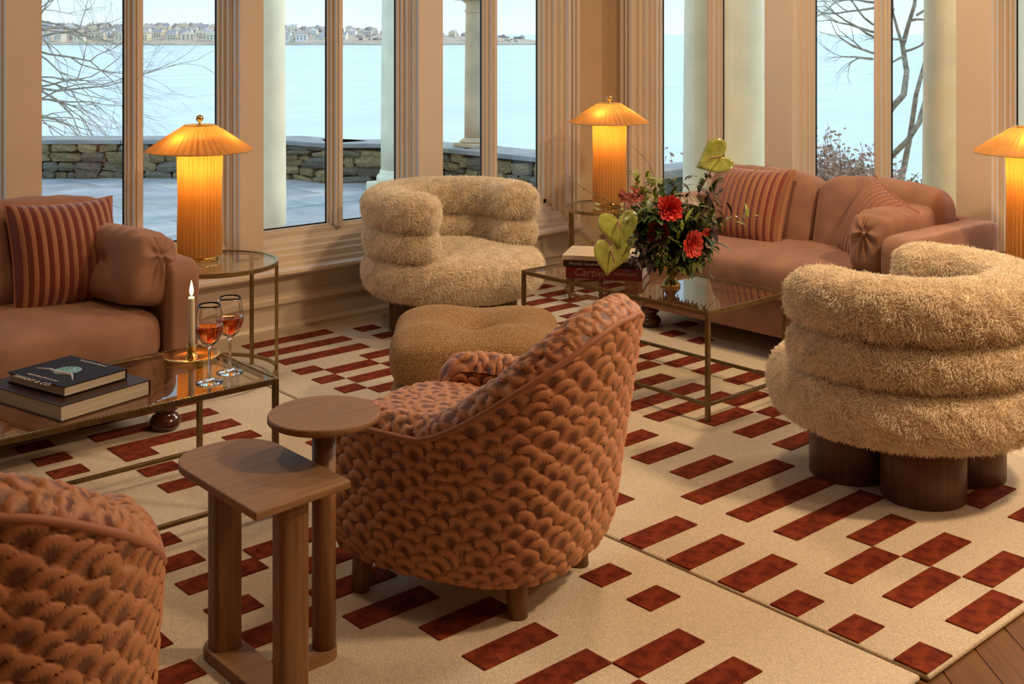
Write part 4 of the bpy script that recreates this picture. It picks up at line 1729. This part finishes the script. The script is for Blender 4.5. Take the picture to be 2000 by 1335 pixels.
bc1 = make_brocade_chair('rust scalloped brocade tub chair turned sideways in the middle foreground')
face(bc1, 935, 3.25, -.86, .51)
bc2 = copy_tree(bc1)
bc2['label'] = 'rust scalloped brocade tub chair cut off by the lower left corner'
face(bc2, -70, 2.18, -.36, .933)

# ------------------------------------------------------------------ tables


def coffee_table(label, x0, x1, y0, y1):
    z = .438
    t = thing('coffee_table', label, 'coffee table', ((x0 + x1) / 2, (y0 + y1) / 2, RT))
    hx, hy = (x1 - x0) / 2, (y1 - y0) / 2
    z -= RT
    q = .0085
    for sx in (-1, 1):
        for sy in (-1, 1):
            rbox('leg', sx * (hx - q) - q, sx * (hx - q) + q, sy * (hy - q) - q, sy * (hy - q) + q, 0, z, m_bronze, t, .0015, 1, False)
    for (zz, nm, r) in ((z - .008, 'top_rail', .0075), (.083 - RT, 'lower_rail', .0065)):
        for s in (-1, 1):
            rbox(nm, -hx + 2 * q, hx - 2 * q, s * (hy - q) - r, s * (hy - q) + r, zz - r, zz + r, m_bronze, t, .0015, 1, False)
            rbox(nm, s * (hx - q) - r, s * (hx - q) + r, -hy + 2 * q, hy - 2 * q, zz - r, zz + r, m_bronze, t, .0015, 1, False)
    rbox('glass_top', -hx + 2 * q, hx - 2 * q, -hy + 2 * q, hy - 2 * q, z - .009, z - .001, m_tglass, t, 0, 1, False)
    mb = MB()    # beaded lip holding the glass
    for s in (-1, 1):
        for k in range(int(hx * 2 / .012)):
            x = -hx + .012 + k * .012
            mb.box(x - .004, x + .004, s * (hy - .004) - .004, s * (hy - .004) + .004, z - .001, z + .003)
        for k in range(int(hy * 2 / .012)):
            y = -hy + .012 + k * .012
            mb.box(s * (hx - .004) - .004, s * (hx - .004) + .004, y - .004, y + .004, z - .001, z + .003)
    mb.build('beaded_lip', m_brassleg, t, kind='stuff')
    return t


coffee_table('bronze framed glass coffee table holding the flower vase', 3.53, 4.045, 2.845, 3.91)
coffee_table('bronze framed glass coffee table holding the candle and two wine glasses', .62, 1.865, 3.18, 3.70)


def side_table(label, u, Y, rot=0.0):
    t = thing('side_table', label, 'side table', cam2w(u, Y, RT), -TH + rot)
    z = .525 - RT
    Rr = .278
    mb = MB()
    mb.lathe([(Rr - .014, z - .018), (Rr, z - .018), (Rr, z), (Rr - .014, z), (Rr - .014, z - .018)], 64, cap=False)
    mb.build('rim', m_brassleg, t, False)
    mb = MB()
    mb.lathe([(0, z - .010), (Rr - .0145, z - .010), (Rr - .0145, z - .003), (0, z - .003)], 64)
    mb.build('glass_top', m_tglass, t, False)
    mb = MB()
    mb.lathe([(Rr - .014, .030), (Rr - .002, .030), (Rr - .002, .044), (Rr - .014, .044), (Rr - .014, .030)], 64, cap=False)
    mb.build('lower_ring', m_brassleg, t, False)
    for a in (10, 65, 190, 245):
        x, y = (Rr - .008) * math.cos(R(a)), (Rr - .008) * math.sin(R(a))
        me = rbox_mesh(.015, .015, z - .018, .0015, 1)
        add('leg', me, m_brassleg, t, False, (x, y, (z - .018) / 2), (0, 0, R(a)))
    return t


side_table('round brass and glass side table between the left sofa and the window', 415, 5.03)
side_table('round brass and glass side table in the corner behind the flowers', 1198, 6.65, R(146 - 10))
p3 = cam2w(2018, 5.0)
side_table('round brass side table beyond the right sofa, mostly out of frame', 2022, 5.0, R(30))


def table_lamp(label, u, Y, z):
    t = thing('table_lamp', label, 'lamp', cam2w(u, Y, z), -TH)
    mb = MB()
    mb.lathe([(.0, 0), (.078, 0), (.084, .004), (.084, .022), (.078, .026), (.0, .026)], 48)
    mb.build('base', m_goldplate, t, True)
    rs_ = np.random.RandomState(3)
    npl = 34
    amp = rs_.uniform(.5, 1.2, npl)

    def pl(r, z_, an, j):
        k = an / (2 * PI) * npl
        return r * (1 + .05 * amp[int(k) % npl] * math.cos(2 * PI * k))
    mb = MB()
    prof = [(.0905, .024), (.092, .030)] + [(.091 + .0015 * math.sin(q * 9), .03 + .463 * q) for q in np.linspace(.05, 1, 10)]
    mb.lathe(prof, npl * 8, mod=pl, cap=False)
    mb.build('pleated_column', m_silk, t, True)
    nsh = 44
    amp2 = rs_.uniform(.4, 1.3, nsh)

    def ps(r, z_, an, j):
        k = an / (2 * PI) * nsh + .35 * (z_ - .44) * 10
        return r * (1 + .036 * amp2[int(k) % nsh] * math.cos(2 * PI * k))
    mb = MB()
    prof = []
    for q in np.linspace(0, 1, 9):
        prof.append((.226 + (.066 - .226) * q + .004 * math.sin(PI * q), .474 + .110 * q))
    mb.lathe(prof, nsh * 6, mod=ps, cap=False)
    sh = mb.build('shade', m_silk, t, True)
    tr_ = MB()
    tr_.tube([(.226 * math.cos(a), .226 * math.sin(a), .474) for a in np.linspace(0, 2 * PI, 97)], .0028, 6)
    tr_.tube([(.066 * math.cos(a), .066 * math.sin(a), .584) for a in np.linspace(0, 2 * PI, 49)], .0025, 6)
    tr_.build('trim', M('gold_trim', (.45, .30, .10), .5), sh, True)
    mb = MB()
    mb.tube([(0, 0, .46), (0, 0, .60)], .005, 10)
    for a in (0, 120, 240):
        mb.tube([(0, 0, .582), (.066 * math.cos(R(a)), .066 * math.sin(R(a)), .582)], .0018, 5)
    mb.build('spindle', m_brassleg, t, True)
    mb = MB()
    mb.lathe([(.0, .590), (.006, .591), (.004, .596), (.0135, .604), (.017, .614), (.0135, .625), (.0, .630)], 20)
    mb.build('finial', m_brass, t, True)
    lc = (1.0, .52, .16)
    lamp('POINT', 'bulb', (0, 0, .41), 2.2, lc, .022, parent=t)
    lamp('POINT', 'bulb', (.12, 0, .505), 0.4, lc, .02, parent=t)
    lamp('POINT', 'bulb', (-.085, .095, .505), 0.55, lc, .02, parent=t)
    lamp('POINT', 'bulb', (-.055, -.11, .505), 0.55, lc, .02, parent=t)
    return t


TTOP = .525 - .003
table_lamp('pleated amber lamp on the round side table beside the left sofa', 390, 5.08, TTOP)
table_lamp('pleated amber lamp in the corner behind the flowers', 1190, 6.70, TTOP)
table_lamp('pleated amber lamp cut off by the right edge', 2012, 4.98, TTOP)

# wooden drink tables
t = thing('round_drink_table', 'small round brown oak drink table on a single post', 'drink table', (1.52, 2.385, RT))
mb = MB()
mb.lathe([(.0, .566), (.127, .566), (.133, .570), (.133, .580), (.130, .584), (.0, .584)], 72)
mb.build('top', m_oak, t, True)
for f_ in t.children[0].data.polygons: f_.use_smooth = abs(f_.normal.z) < .9
mb = MB()
mb.lathe([(.0285, .026), (.0285, .566)], 28)
mb.build('post', m_oakleg, t, True)
mb = MB()
mb.prism([(.031 * math.cos(a), .031 * math.sin(a)) for a in np.linspace(-PI / 2, PI / 2, 13)] + [(-.125, .031), (-.125, -.031)], 0, .028)
mb.build('foot', m_oak, t, bevel=.003)

t = thing('d_shaped_drink_table', 'brown oak drink table with a top rounded at one end on two posts', 'drink table', (1.345, 2.39, RT))
zt = .505 - RT
mb = MB()
hw = .125
poly = [(-hw, -.215), (hw, -.195)] + [(hw * math.cos(a) ** .8 if math.cos(a) > 0 else -hw * abs(math.cos(a)) ** .8, .115 + .115 * math.sin(a)) for a in np.linspace(0.02, PI - 0.02, 24)]
mb.prism(poly, zt - .019, zt)
mb.build('top', m_oak, t, bevel=.004)
for nm, y in (('post', .155), ('post', -.145)):
    mb = MB()
    mb.prism([((.036 if abs(math.cos(a)) > 0 else 0) * np.sign(math.cos(a)) * abs(math.cos(a)) ** .55 * (1 if 1 else 0), .030 * np.sign(math.sin(a)) * abs(math.sin(a)) ** .55) for a in np.linspace(0, 2 * PI, 28, endpoint=False)], .026, zt - .019)
    mb.build(nm, m_oakleg, t, False, (0, y, 0), bevel=.003)
mb = MB()
mb.prism([(-.045, -.20), (.045, -.20)] + [(.045 * math.cos(a), .165 + .045 * math.sin(a)) for a in np.linspace(0, PI, 13)], 0, .028)
mb.build('foot', m_oak, t, bevel=.003)

# ------------------------------------------------------------------ things on the tables
GT = .438      # coffee table glass level


def book(name, label, loc, rz, w, d, h, cover, pages=m_pages, cat='book'):
    """spine along local -y; w along x, d along y"""
    t = thing(name, label, cat, loc, rz)
    c = .003
    mb = MB()
    mb.box(-w / 2, w / 2, -d / 2, d / 2, 0, c)
    mb.box(-w / 2, w / 2, -d / 2, d / 2, h - c, h)
    n = 6
    poly = [(-d / 2, c), (-d / 2, h - c)]
    mb.box(-w / 2, w / 2, -d / 2, -d / 2 + c, c, h - c)
    mb.build('cover', cover, t, bevel=.001)
    mb = MB()
    mb.box(-w / 2 + .004, w / 2 - .004, -d / 2 + c, d / 2 - .005, c, h - c)
    mb.build('page_block', pages, t)
    return t


def text(parent, s, size, loc, rot, m, name='lettering', align='CENTER', shear=0.0, ext=.0002):
    cu = bpy.data.curves.new('lettering', 'FONT')
    cu.body = s
    cu.size = size
    cu.align_x = align
    cu.align_y = 'CENTER'
    cu.shear = shear
    cu.extrude = ext
    cu.resolution_u = 2
    cu.materials.append(m)
    tmp = bpy.data.objects.new('tmp', cu)
    C.objects.link(tmp)
    dg = bpy.context.evaluated_depsgraph_get()
    me = bpy.data.meshes.new_from_object(tmp.evaluated_get(dg))
    bpy.data.objects.remove(tmp)
    return add(name, me, m, parent, False, loc, rot)


# stack on the left table; the upper book turned a little
b2 = book('coffee_table_book', 'large dark book at the bottom of the stack on the left table', (1.315, 3.40, GT), R(103.7), .37, .300, .046, m_browncover)
b2.location = (1.307, 3.430, GT)
b1 = book('coffee_table_book', 'black book with a teal jewel on its cover, on the larger book', (1.308, 3.434, GT + .047), R(105), .265, .215, .030, m_blackcover)
RB = (0, 0, R(180))
text(b1, 'TIFFANY & CO.', .026, (0, .118 - .028 * 0, .0303), (0, 0, R(180)), m_silver)
# move the lettering to their places: title along the open long side, subtitle along the far one
text(b1, 'Legendary Jewels and', .016, (.0, -.072, .0303), (0, 0, R(180)), m_silver)
text(b1, 'Exceptional Stones', .016, (.0, -.09, .0303), (0, 0, R(180)), m_silver)
b1.children[2].location = (0, .082, .0303)
mb = MB()
rnd = random.Random(4)
for ring, (r0, r1, n) in enumerate(((.0, .014, 6), (.015, .028, 12), (.029, .040, 18))):
    for k in range(n):
        a0, a1 = 2 * PI * k / n, 2 * PI * (k + .86) / n
        pts = [(r0 * math.cos(a0), r0 * math.sin(a0)), (r1 * math.cos(a0), r1 * math.sin(a0)), (r1 * math.cos(a1), r1 * math.sin(a1)), (r0 * math.cos(a1), r0 * math.sin(a1))]
        if r0 == 0: pts = [(0, 0)] + pts[1:3]
        mb.prism(pts, .030, .0303)
mb.build('printed_gem', m_teal, b1, loc=(.02, -.028, 0))
mb = MB()
mb.tube([(.10, .035, .0302), (.05, .022, .0302), (0, .03, .0302), (-.05, .022, .0302), (-.10, .055, .0302)], [.001, .004, .006, .004, .0005], 6)
mb.build('printed_bird', m_silver, b1)
b1.children[-1].scale = (1, 1, .15)
b1.children[-1].location = (0, 0, .0257)

# red books on the right table, spines to the camera
dR = Vector((3.786 - 3.596, 3.381 - 3.664, 0))
aR = math.atan2(dR.y, dR.x)
bx = cam2w(1189, 5.20)
b3 = book('coffee_table_book', 'deep red book at the bottom of the stack beside the vase', (bx.x, bx.y, GT), aR, .335, .26, .050, m_redcover)
text(b3, 'Cartier', .050, (-.135, -.1312, .026), (R(90), 0, 0), m_goldtext, align='LEFT', shear=.35)
text(b3, 'PANTHÈRE', .020, (.045, -.1312, .026), (R(90), 0, 0), m_goldtext, align='LEFT')
bx = cam2w(1178, 5.20)
b4 = book('coffee_table_book', 'dark slim book with white spine lettering in the middle of the stack', (bx.x, bx.y, GT + .051), aR + R(3), .32, .245, .026, m_browncover)
text(b4, "World's Greatest Gems", .019, (-.135, -.1238, .013), (R(90), 0, 0), m_silver, align='LEFT')
m_cream = M('cream_book_cover', (.62, .50, .34), .35)
bx = cam2w(1176, 5.20)
b5 = book('coffee_table_book', 'cream covered book lying on top of the red stack', (bx.x, bx.y, GT + .078), aR + R(1), .315, .24, .020, m_cream)
mb = MB()
rnd = random.Random(6)
for k in range(14):
    pts, x, y = [], rnd.uniform(.03, .12), rnd.uniform(-.10, .09)
    a = rnd.uniform(0, 6)
    for q in range(6):
        pts.append((x, y, .0203))
        x = min(.15, max(-.02, x + .011 * math.cos(a)))
        y = min(.115, max(-.115, y + .011 * math.sin(a)))
        a += rnd.uniform(.2, 1.1)
    mb.tube(pts, .0018, 4)
mb.build('printed_scroll', m_blackcover, b5)

# candle on its brass dish
cp = cam2w(378, 3.85, GT)
t = thing('candle_holder', 'round brass dish holder with a socket for the candle', 'candle holder', cp)
mb = MB()
mb.lathe([(.0, .0), (.045, .0), (.088, .007), (.093, .011), (.091, .012), (.045, .006), (.0, .005)], 56)
mb.build('dish', m_goldplate, t, True)
mb = MB()
mb.lathe([(.020, .005), (.019, .010), (.0135, .014), (.0145, .034), (.017, .038), (.0155, .040), (.0115, .036), (.0115, .010)], 32, cap=False)
mb.build('socket', m_brass, t, True)
cp2 = cam2w(371, 3.85, GT + .011)
t.location = cam2w(374, 3.85, GT)
cp2 = cam2w(374, 3.85, GT + .011)
t = thing('candle', 'lit ivory taper candle in the brass dish', 'candle', cp2)
mb = MB()
mb.lathe([(.0108, 0), (.0108, .05), (.0104, .181), (.0100, .188), (.006, .186), (.0, .183)], 24)
mb.build('taper', m_wax, t, True)
mb = MB()
mb.tube([(0, 0, .182), (.0005, 0, .190), (.0015, 0, .197)], .0011, 6)
mb.build('wick', m_wick, t, True)
mb = MB()
mb.lathe([(.0, .192), (.0045, .197), (.0066, .206), (.0058, .217), (.0032, .230), (.0, .244)], 16)
mb.build('flame', m_flame, t, True)
lamp('POINT', 'candle_light', (0, 0, .20), .9, (1.0, .55, .2), .012, parent=t)


def wine_glass(label, u, v):
    Y = FPX * (CAM_H - GT) / (v - 67.0)
    t = thing('wine_glass', label, 'wine glass', cam2w(u, Y, GT))
    t.scale = (1.13, 1.13, 1.2)
    out = [(.0, .0), (.036, .0), (.037, .0015), (.033, .003), (.014, .007), (.006, .014), (.0040, .03), (.0038, .075), (.0045, .086), (.009, .093), (.022, .103), (.033, .118), (.0372, .134),
           (.0372, .148), (.0345, .172), (.0315, .190), (.0300, .198)]
    inn = [(.0292, .198), (.0305, .190), (.0335, .172), (.0362, .148), (.0362, .134), (.032, .119), (.021, .1045), (.008, .096), (.0, .0945)]
    mb = MB()
    mb.lathe(out + inn, 48)
    mb.build('bowl_and_stem', m_wineglass, t, True)
    lv = .145
    mb = MB()
    mb.lathe([(.0, .0950), (.0079, .0964), (.0209, .1050), (.0318, .1194), (.0359, .134), (.0361, lv), (.030, lv - .0006), (.0, lv - .0006)], 48)
    mb.build('wine', m_wine, t, True)
    return t


wine_glass('wine glass of rose wine nearest the table edge', 409, 746)
wine_glass('wine glass of rose wine behind, nearer the window', 449, 727)

# ------------------------------------------------------------------ vase and flowers
VY = 4.95
vp = cam2w(1310, VY, GT)
vase = thing('vase', 'small gold footed vase holding the flowers', 'vase', vp)
mb = MB()


def flute(r, z, an, j):
    return r * (1 + .07 * math.cos(an * 14)) if .01 < z < .055 else r


mb.lathe([(.0, 0), (.040, 0), (.042, .006), (.036, .014), (.026, .022), (.015, .040), (.012, .052), (.016, .058)], 84, mod=flute)
mb.build('foot', m_brass, vase, True)
mb = MB()
mb.lathe([(.0, .056), (.018, .058), (.030, .070), (.048, .088), (.056, .108), (.055, .122), (.058, .128), (.054, .128), (.050, .110), (.040, .090), (.0, .075)], 56)
mb.build('bowl', m_brass, vase, True)
VT = Vector((0, 0, .11))          # where the stems leave the bowl


def vx(u, v, dY=0.0):
    """offset from the vase foot of the point seen at u, v at the vase's depth + dY"""
    Y = VY + dY
    q = cam2w(u, Y)
    return Vector((q.x, q.y, CAM_H - (v - 67.0) / FPX * Y)) - Vector(vp)


def bend(a, b_, sag, n=8):
    """stem curve from a to b_ leaving a upwards"""
    c_ = a.lerp(b_, .45) + Vector((0, 0, sag))
    return [(a * (1 - s) ** 2 + c_ * 2 * s * (1 - s) + b_ * s * s) for s in np.linspace(0, 1, n)]


def flower(name, label, cat, group=None):
    return thing(name, label, cat, vp, 0, group)


def stem_of(t, tip, sag=.03, r=.0022, m=m_stem):
    mb = MB()
    pts = bend(VT + Vector((tip.x * .06, tip.y * .06, 0)), tip, sag)
    mb.tube(pts, [r] * len(pts), 6)
    mb.build('stem', m, t, True)
    return pts


def leafmesh(mb, p, d, up, L, W, curl=.2, n=6):
    d = d.normalized()
    sdir = d.cross(up)
    if sdir.length < 1e-4: sdir = d.orthogonal()
    sdir.normalize()
    nrm = sdir.cross(d)
    vs, fs = [], []
    for i in range(n + 1):
        t_ = i / n
        w = W * math.sin(PI * min(1, t_ * .92 + .04)) ** .8 * (1 - .35 * t_)
        c_ = p + d * (L * t_) - nrm * (curl * L * t_ * t_)
        vs += [c_ + sdir * w * .5 + nrm * w * .12, c_, c_ - sdir * w * .5 + nrm * w * .12]
    for i in range(n):
        a = i * 3
        fs += [(a, a + 1, a + 4, a + 3), (a + 1, a + 2, a + 5, a + 4)]
    mb.put(vs, fs)


def peony(label, u, v, dY, r, m, look):
    t = flower('red_peony', label, 'flower')
    c = vx(u, v, dY)
    stem_of(t, c - look * r * .5, .02, .003)
    rnd = random.Random(u)
    look = look.normalized()
    x = look.orthogonal().normalized()
    y = look.cross(x)
    for ring in range(7):
        f_ = ring / 6
        n = 6 + ring
        for k in range(n):
            an = 2 * PI * (k + .5 * (ring % 2)) / n + rnd.uniform(-.15, .15)
            rad_dir = x * math.cos(an) + y * math.sin(an)
            tang = look.cross(rad_dir)
            open_ = .10 + .70 * f_ ** 1.0
            L = r * (.80 + .52 * f_) * rnd.uniform(.9, 1.1)
            vs, fs = [], []
            nu, nv = 4, 5
            for i in range(nu + 1):
                s = i / nu
                th = open_ * (s ** .8) * 1.5
                base = c + rad_dir * (r * .10 * f_) - look * r * .25 + (look * math.cos(th * .75) + rad_dir * math.sin(th * .75)) * L * s
                for j in range(nv + 1):
                    q = -1 + 2 * j / nv
                    wd = r * (.20 + .34 * f_) * math.sin(PI * (.12 + .80 * s)) ** .8
                    vs.append(base + tang * q * wd - rad_dir * (q * q) * wd * .42 + look * (.05 * r * math.sin(q * 6 + k) * s))
            for i in range(nu):
                for j in range(nv):
                    a = i * (nv + 1) + j
                    fs.append((a, a + 1, a + nv + 2, a + nv + 1))
            mb = MB()
            mb.put(vs, fs)
            mb.build('petal', m, t, True)
    return t


toc = Vector((-st_, -ct, 0))     # towards the camera
rgt = Vector((ct, -st_, 0))
upv = Vector((0, 0, 1))
peony('full red peony at the top centre of the bunch', 1307, 409, -.08, .052, m_red, toc + upv * .45)
peony('red peony half hidden by leaves left of centre', 1290, 452, -.05, .046, m_red, toc - rgt * .7 + upv * .1)
peony('coral red peony with loose petals at the lower right', 1346, 474, -.10, .050, m_coral, toc * .9 + rgt * .55 - upv * .05)
peony('tiny coral bud at the right of the bunch', 1378, 455, -.06, .018, m_coral, toc + rgt * .3 + upv * .2)


def anthurium(label, u, v, dY, size, nrm, tipdir, sag):
    t = flower('anthurium', label, 'flower')
    c = vx(u, v, dY)
    stem_of(t, c, sag, .0026, m_twig)
    nrm = nrm.normalized()
    d = (tipdir - nrm * tipdir.dot(nrm)).normalized()
    s_ = nrm.cross(d)
    vs, fs = [c + nrm * .002], []
    n = 44
    rings = 5
    for q in range(1, rings + 1):
        for k in range(n):
            a = 2 * PI * k / n
            # heart outline, notch at the stem
            hx = .74 * math.sin(a) * abs(math.sin(a)) ** 1.3
            hy = (13 * math.cos(a) - 5 * math.cos(2 * a) - 2 * math.cos(3 * a) - math.cos(4 * a)) / 16
            hy = -hy
            f_ = q / rings
            x = hx * f_ * 1.25
            y = (hy + .22) * f_ * .95 - .0
            cup = (x * x) * .35 - .18 * max(0, y) ** 2 + .03 * math.sin(9 * a) * f_
            vs.append(c + (s_ * x + d * (y + .05) + nrm * cup * .6) * size)
    for k in range(n):
        fs.append((0, 1 + k, 1 + (k + 1) % n))
    for q in range(rings - 1):
        for k in range(n):
            k2 = (k + 1) % n
            fs.append((1 + q * n + k, 1 + (q + 1) * n + k, 1 + (q + 1) * n + k2, 1 + q * n + k2))
    mb = MB()
    mb.put(vs, fs)
    o = mb.build('spathe', m_anth, t, True)
    so = o.modifiers.new('thick', 'SOLIDIFY')
    so.thickness = .0012
    mb = MB()
    e1 = c + (d * .55 + nrm * .35 + s_ * .1) * size
    mb.tube([c + nrm * .003, c.lerp(e1, .5) + nrm * .004, e1], [.0035, .004, .002], 8)
    mb.build('spadix', m_spadix, t, True)
    return t


anthurium('lime anthurium rising highest above the bunch', 1408, 306, .02, .092, toc * .75 + upv * .55 - rgt * .3, -rgt * .9 - upv * .25, .10)
anthurium('large lime anthurium at the left of the bunch above the books', 1207, 432, -.08, .092, toc * .9 + upv * .5 - rgt * .25, -upv * .8 + rgt * .12, .03)
anthurium('lime anthurium hanging lowest over the books', 1192, 487, -.12, .088, toc * .95 + rgt * .35 + upv * .05, -upv - rgt * .12, .06)


def branch(name, label, pts, r, m, leafm=None, ln=.03, lw=.012, nl=14, seed=0, cat='branch', group=None, leafname='leaf', per=1, spread=.8, curl=.2, from_vase=True):
    t = flower(name, label, cat, group)
    rnd = random.Random(seed)
    P = ([VT] if from_vase else []) + pts
    C_, L = catmull([tuple(q) for q in P], 24)
    C_ = [Vector(q) for q in C_]
    mb = MB()
    mb.tube(C_, [r * (1 - .7 * i / 23) for i in range(24)], 6)
    mb.build('stem', m, t, True)
    if leafm:
        for k in range(nl):
            i = int(7 + 16 * k / max(1, nl - 1))
            i = min(i, 23)
            dr = (C_[min(i + 1, 23)] - C_[i - 1]).normalized()
            sd = Vector((rnd.gauss(0, 1), rnd.gauss(0, 1), rnd.gauss(0, .8)))
            sd = (sd - dr * sd.dot(dr)).normalized()
            mb = MB()
            for _ in range(per):
                leafmesh(mb, C_[i] + Vector((rnd.gauss(0, .003),) * 3), (dr * (1 - spread * .6) + sd * spread + Vector((rnd.gauss(0, .2), rnd.gauss(0, .2), rnd.gauss(0, .2)))), upv, ln * rnd.uniform(.7, 1.25), lw * rnd.uniform(.8, 1.2), curl)
            mb.build(leafname, leafm, t, True)
    return t


# the reaching twigs
branch('budding_twig', 'bare budding twig reaching far left across the lamp', [vx(1245, 440, .05), vx(1190, 395, .1), vx(1150, 375, .12), vx(1105, 340, .14)], .0028, m_twig, m_leaf, .010, .007, 26, 1)
branch('budding_twig', 'budding twig pointing up left before the window casing', [vx(1290, 410, .05), vx(1272, 330, .1), vx(1250, 300, .12), vx(1231, 282, .12)], .0026, m_twig, m_leaflite, .010, .007, 24, 2)
branch('budding_twig', 'thin budding twig reaching right above the sofa back', [vx(1380, 410, .05), vx(1430, 360, .1), vx(1465, 338, .12), vx(1508, 320, .14)], .0022, m_twig, m_leafdark, .010, .006, 26, 3)
branch('leafy_spray', 'bright green leafy spray reaching right before the striped cushion', [vx(1370, 440, -.02), vx(1410, 432, -.02), vx(1440, 428, -.02), vx(1478, 422, -.02)], .002, m_stem, m_leaflite, .055, .022, 14, 4)
branch('leafy_spray', 'bright green leaves curving over the right of the peonies', [vx(1335, 440, -.12), vx(1360, 428, -.14), vx(1385, 415, -.12), vx(1385, 405, -.1)], .002, m_stem, m_leaflite, .060, .022, 12, 5)
branch('snowdrop_stem', 'thin stem of small white hanging bells at the far right', [vx(1400, 440, -.04), vx(1440, 420, -.05), vx(1478, 428, -.05)], .0014, m_stem, m_white, .018, .011, 8, 6, cat='flower', leafname='bell')
branch('upright_spray', 'tall feathery green spray left of centre', [vx(1290, 420), vx(1275, 375, .02), vx(1262, 345, .04)], .002, m_stem, m_leaflite, .040, .013, 28, 7, per=6)
branch('upright_spray', 'yellow green feathery spray nearest the lamp', [vx(1270, 430), vx(1252, 375, .02), vx(1235, 338, .04)], .002, m_stem, m_leaflite, .038, .012, 28, 8, per=6)
branch('upright_spray', 'short yellow green spray beside the window glass', [vx(1300, 410), vx(1290, 375, .04), vx(1284, 352, .05)], .002, m_stem, m_leaflite, .040, .013, 26, 9, per=6)
branch('upright_spray', 'fine green spray rising right of centre', [vx(1350, 410), vx(1370, 365, .04), vx(1383, 342, .06)], .002, m_stem, m_leaf, .028, .011, 30, 10, per=6)
branch('upright_spray', 'fine green spray leaning below the tall anthurium', [vx(1360, 420), vx(1390, 372, .02), vx(1405, 348, .03)], .002, m_stem, m_leaf, .028, .011, 30, 11, per=6)
branch('burgundy_foliage', 'arching burgundy leaves against the pale column', [vx(1330, 410, .02), vx(1330, 360, .03), vx(1345, 348, .03)], .002, m_twig, m_leafdark, .058, .020, 18, 12, curl=.5)
branch('burgundy_foliage', 'burgundy leaves spreading right of the white florets', [vx(1360, 420, .0), vx(1385, 395, .0), vx(1412, 372, .02)], .002, m_twig, m_leafdark, .062, .022, 18, 13, curl=.4)
branch('burgundy_foliage', 'burgundy leaves reaching towards the striped cushion', [vx(1360, 430, -.03), vx(1395, 405, -.03), vx(1418, 395, -.02)], .002, m_twig, m_leafdark, .062, .022, 16, 14, curl=.4)
branch('dark_delphinium', 'dark drooping leaf cluster hanging at the right below the coral peony', [vx(1365, 480, -.05), vx(1382, 505, -.06), vx(1383, 530, -.06)], .0016, m_twig, m_leafdark, .04, .018, 9, 15, curl=.1)
branch('trailing_twig', 'fine trailing twig hanging left under the anthuriums', [vx(1240, 450, -.02), vx(1205, 450, -.04), vx(1170, 432, -.05)], .0012, m_twig, m_leafdark, .012, .005, 18, 16)
branch('upright_spray', 'lime feathery spray between the pink florets and the top peony', [vx(1285, 430, -.02), vx(1262, 400, -.02), vx(1252, 365, -.01)], .002, m_stem, m_leaflite, .042, .014, 26, 17, per=5)
branch('upright_spray', 'small olive spray just above the top peony', [vx(1310, 420, .0), vx(1315, 385, .0), vx(1318, 352, .01)], .002, m_stem, m_leafmid, .040, .015, 24, 18, per=5)
# florets
for k, (lab, u, v, dY, m, n, rr) in enumerate((('cluster of small pink florets at the upper left', 1240, 383, -.02, m_pink, 34, .042), ('white and purple florets right of the top peony', 1348, 388, -.02, m_white, 8, .032),
                                               ('green berry cluster low in the middle', 1290, 500, -.09, M('berry_green', (.16, .13, .05), .5, var=.5, vscale=60), 60, .042), ('dusky pink florets at the left edge', 1218, 382, .02, m_pink, 14, .022),
                                               ('dark berry cluster at the lower left', 1250, 510, -.06, m_leafdark, 60, .05))):
    t = flower('floret_cluster', lab, 'flower')
    c = vx(u, v, dY)
    stem_of(t, c, .03)
    rnd = random.Random(90 + k)
    for q in range(n):
        p_ = c + Vector((rnd.gauss(0, rr * .5), rnd.gauss(0, rr * .5), rnd.gauss(0, rr * .42)))
        mb = MB()
        if m in (m_pink, m_white):
            for a in range(5):
                an = 2 * PI * a / 5
                dd = rgt * math.cos(an) + upv * math.sin(an) + toc * .4
                leafmesh(mb, p_, dd, toc, .013 if m is m_pink else .017, .008 if m is m_pink else .013, .1, 3)
        else:
            mb.lathe([(0, -.006), (.005, -.003), (.006, .0), (.005, .004), (0, .006)], 8, c=p_)
        mb.build('floret' if m in (m_pink, m_white) else 'berry', m, t, True)
# dense filler foliage round the heart of the bunch
lab_f = ['dark green filler foliage in the heart of the bunch']
for k in range(76):
    rnd = random.Random(200 + k)
    a = rnd.uniform(0, 2 * PI)
    rr = .185 * math.sqrt(rnd.uniform(.06, 1))
    tip = Vector((0, 0, .23)) + rgt * (rr * 1.15 * math.cos(a)) + upv * (rr * .80 * math.sin(a)) + toc * rnd.uniform(-.12, .12)
    branch('filler_foliage', lab_f[0], [Vector((tip.x * .5, tip.y * .5, .11 + (tip.z - .11) * .6)), tip], .0016, m_stem, (m_leaf, m_leafdark, m_leaf, m_leafmid)[k % 4], .068, .031, 14, 300 + k, group='filler foliage in the flower vase', cat='foliage', curl=.3)
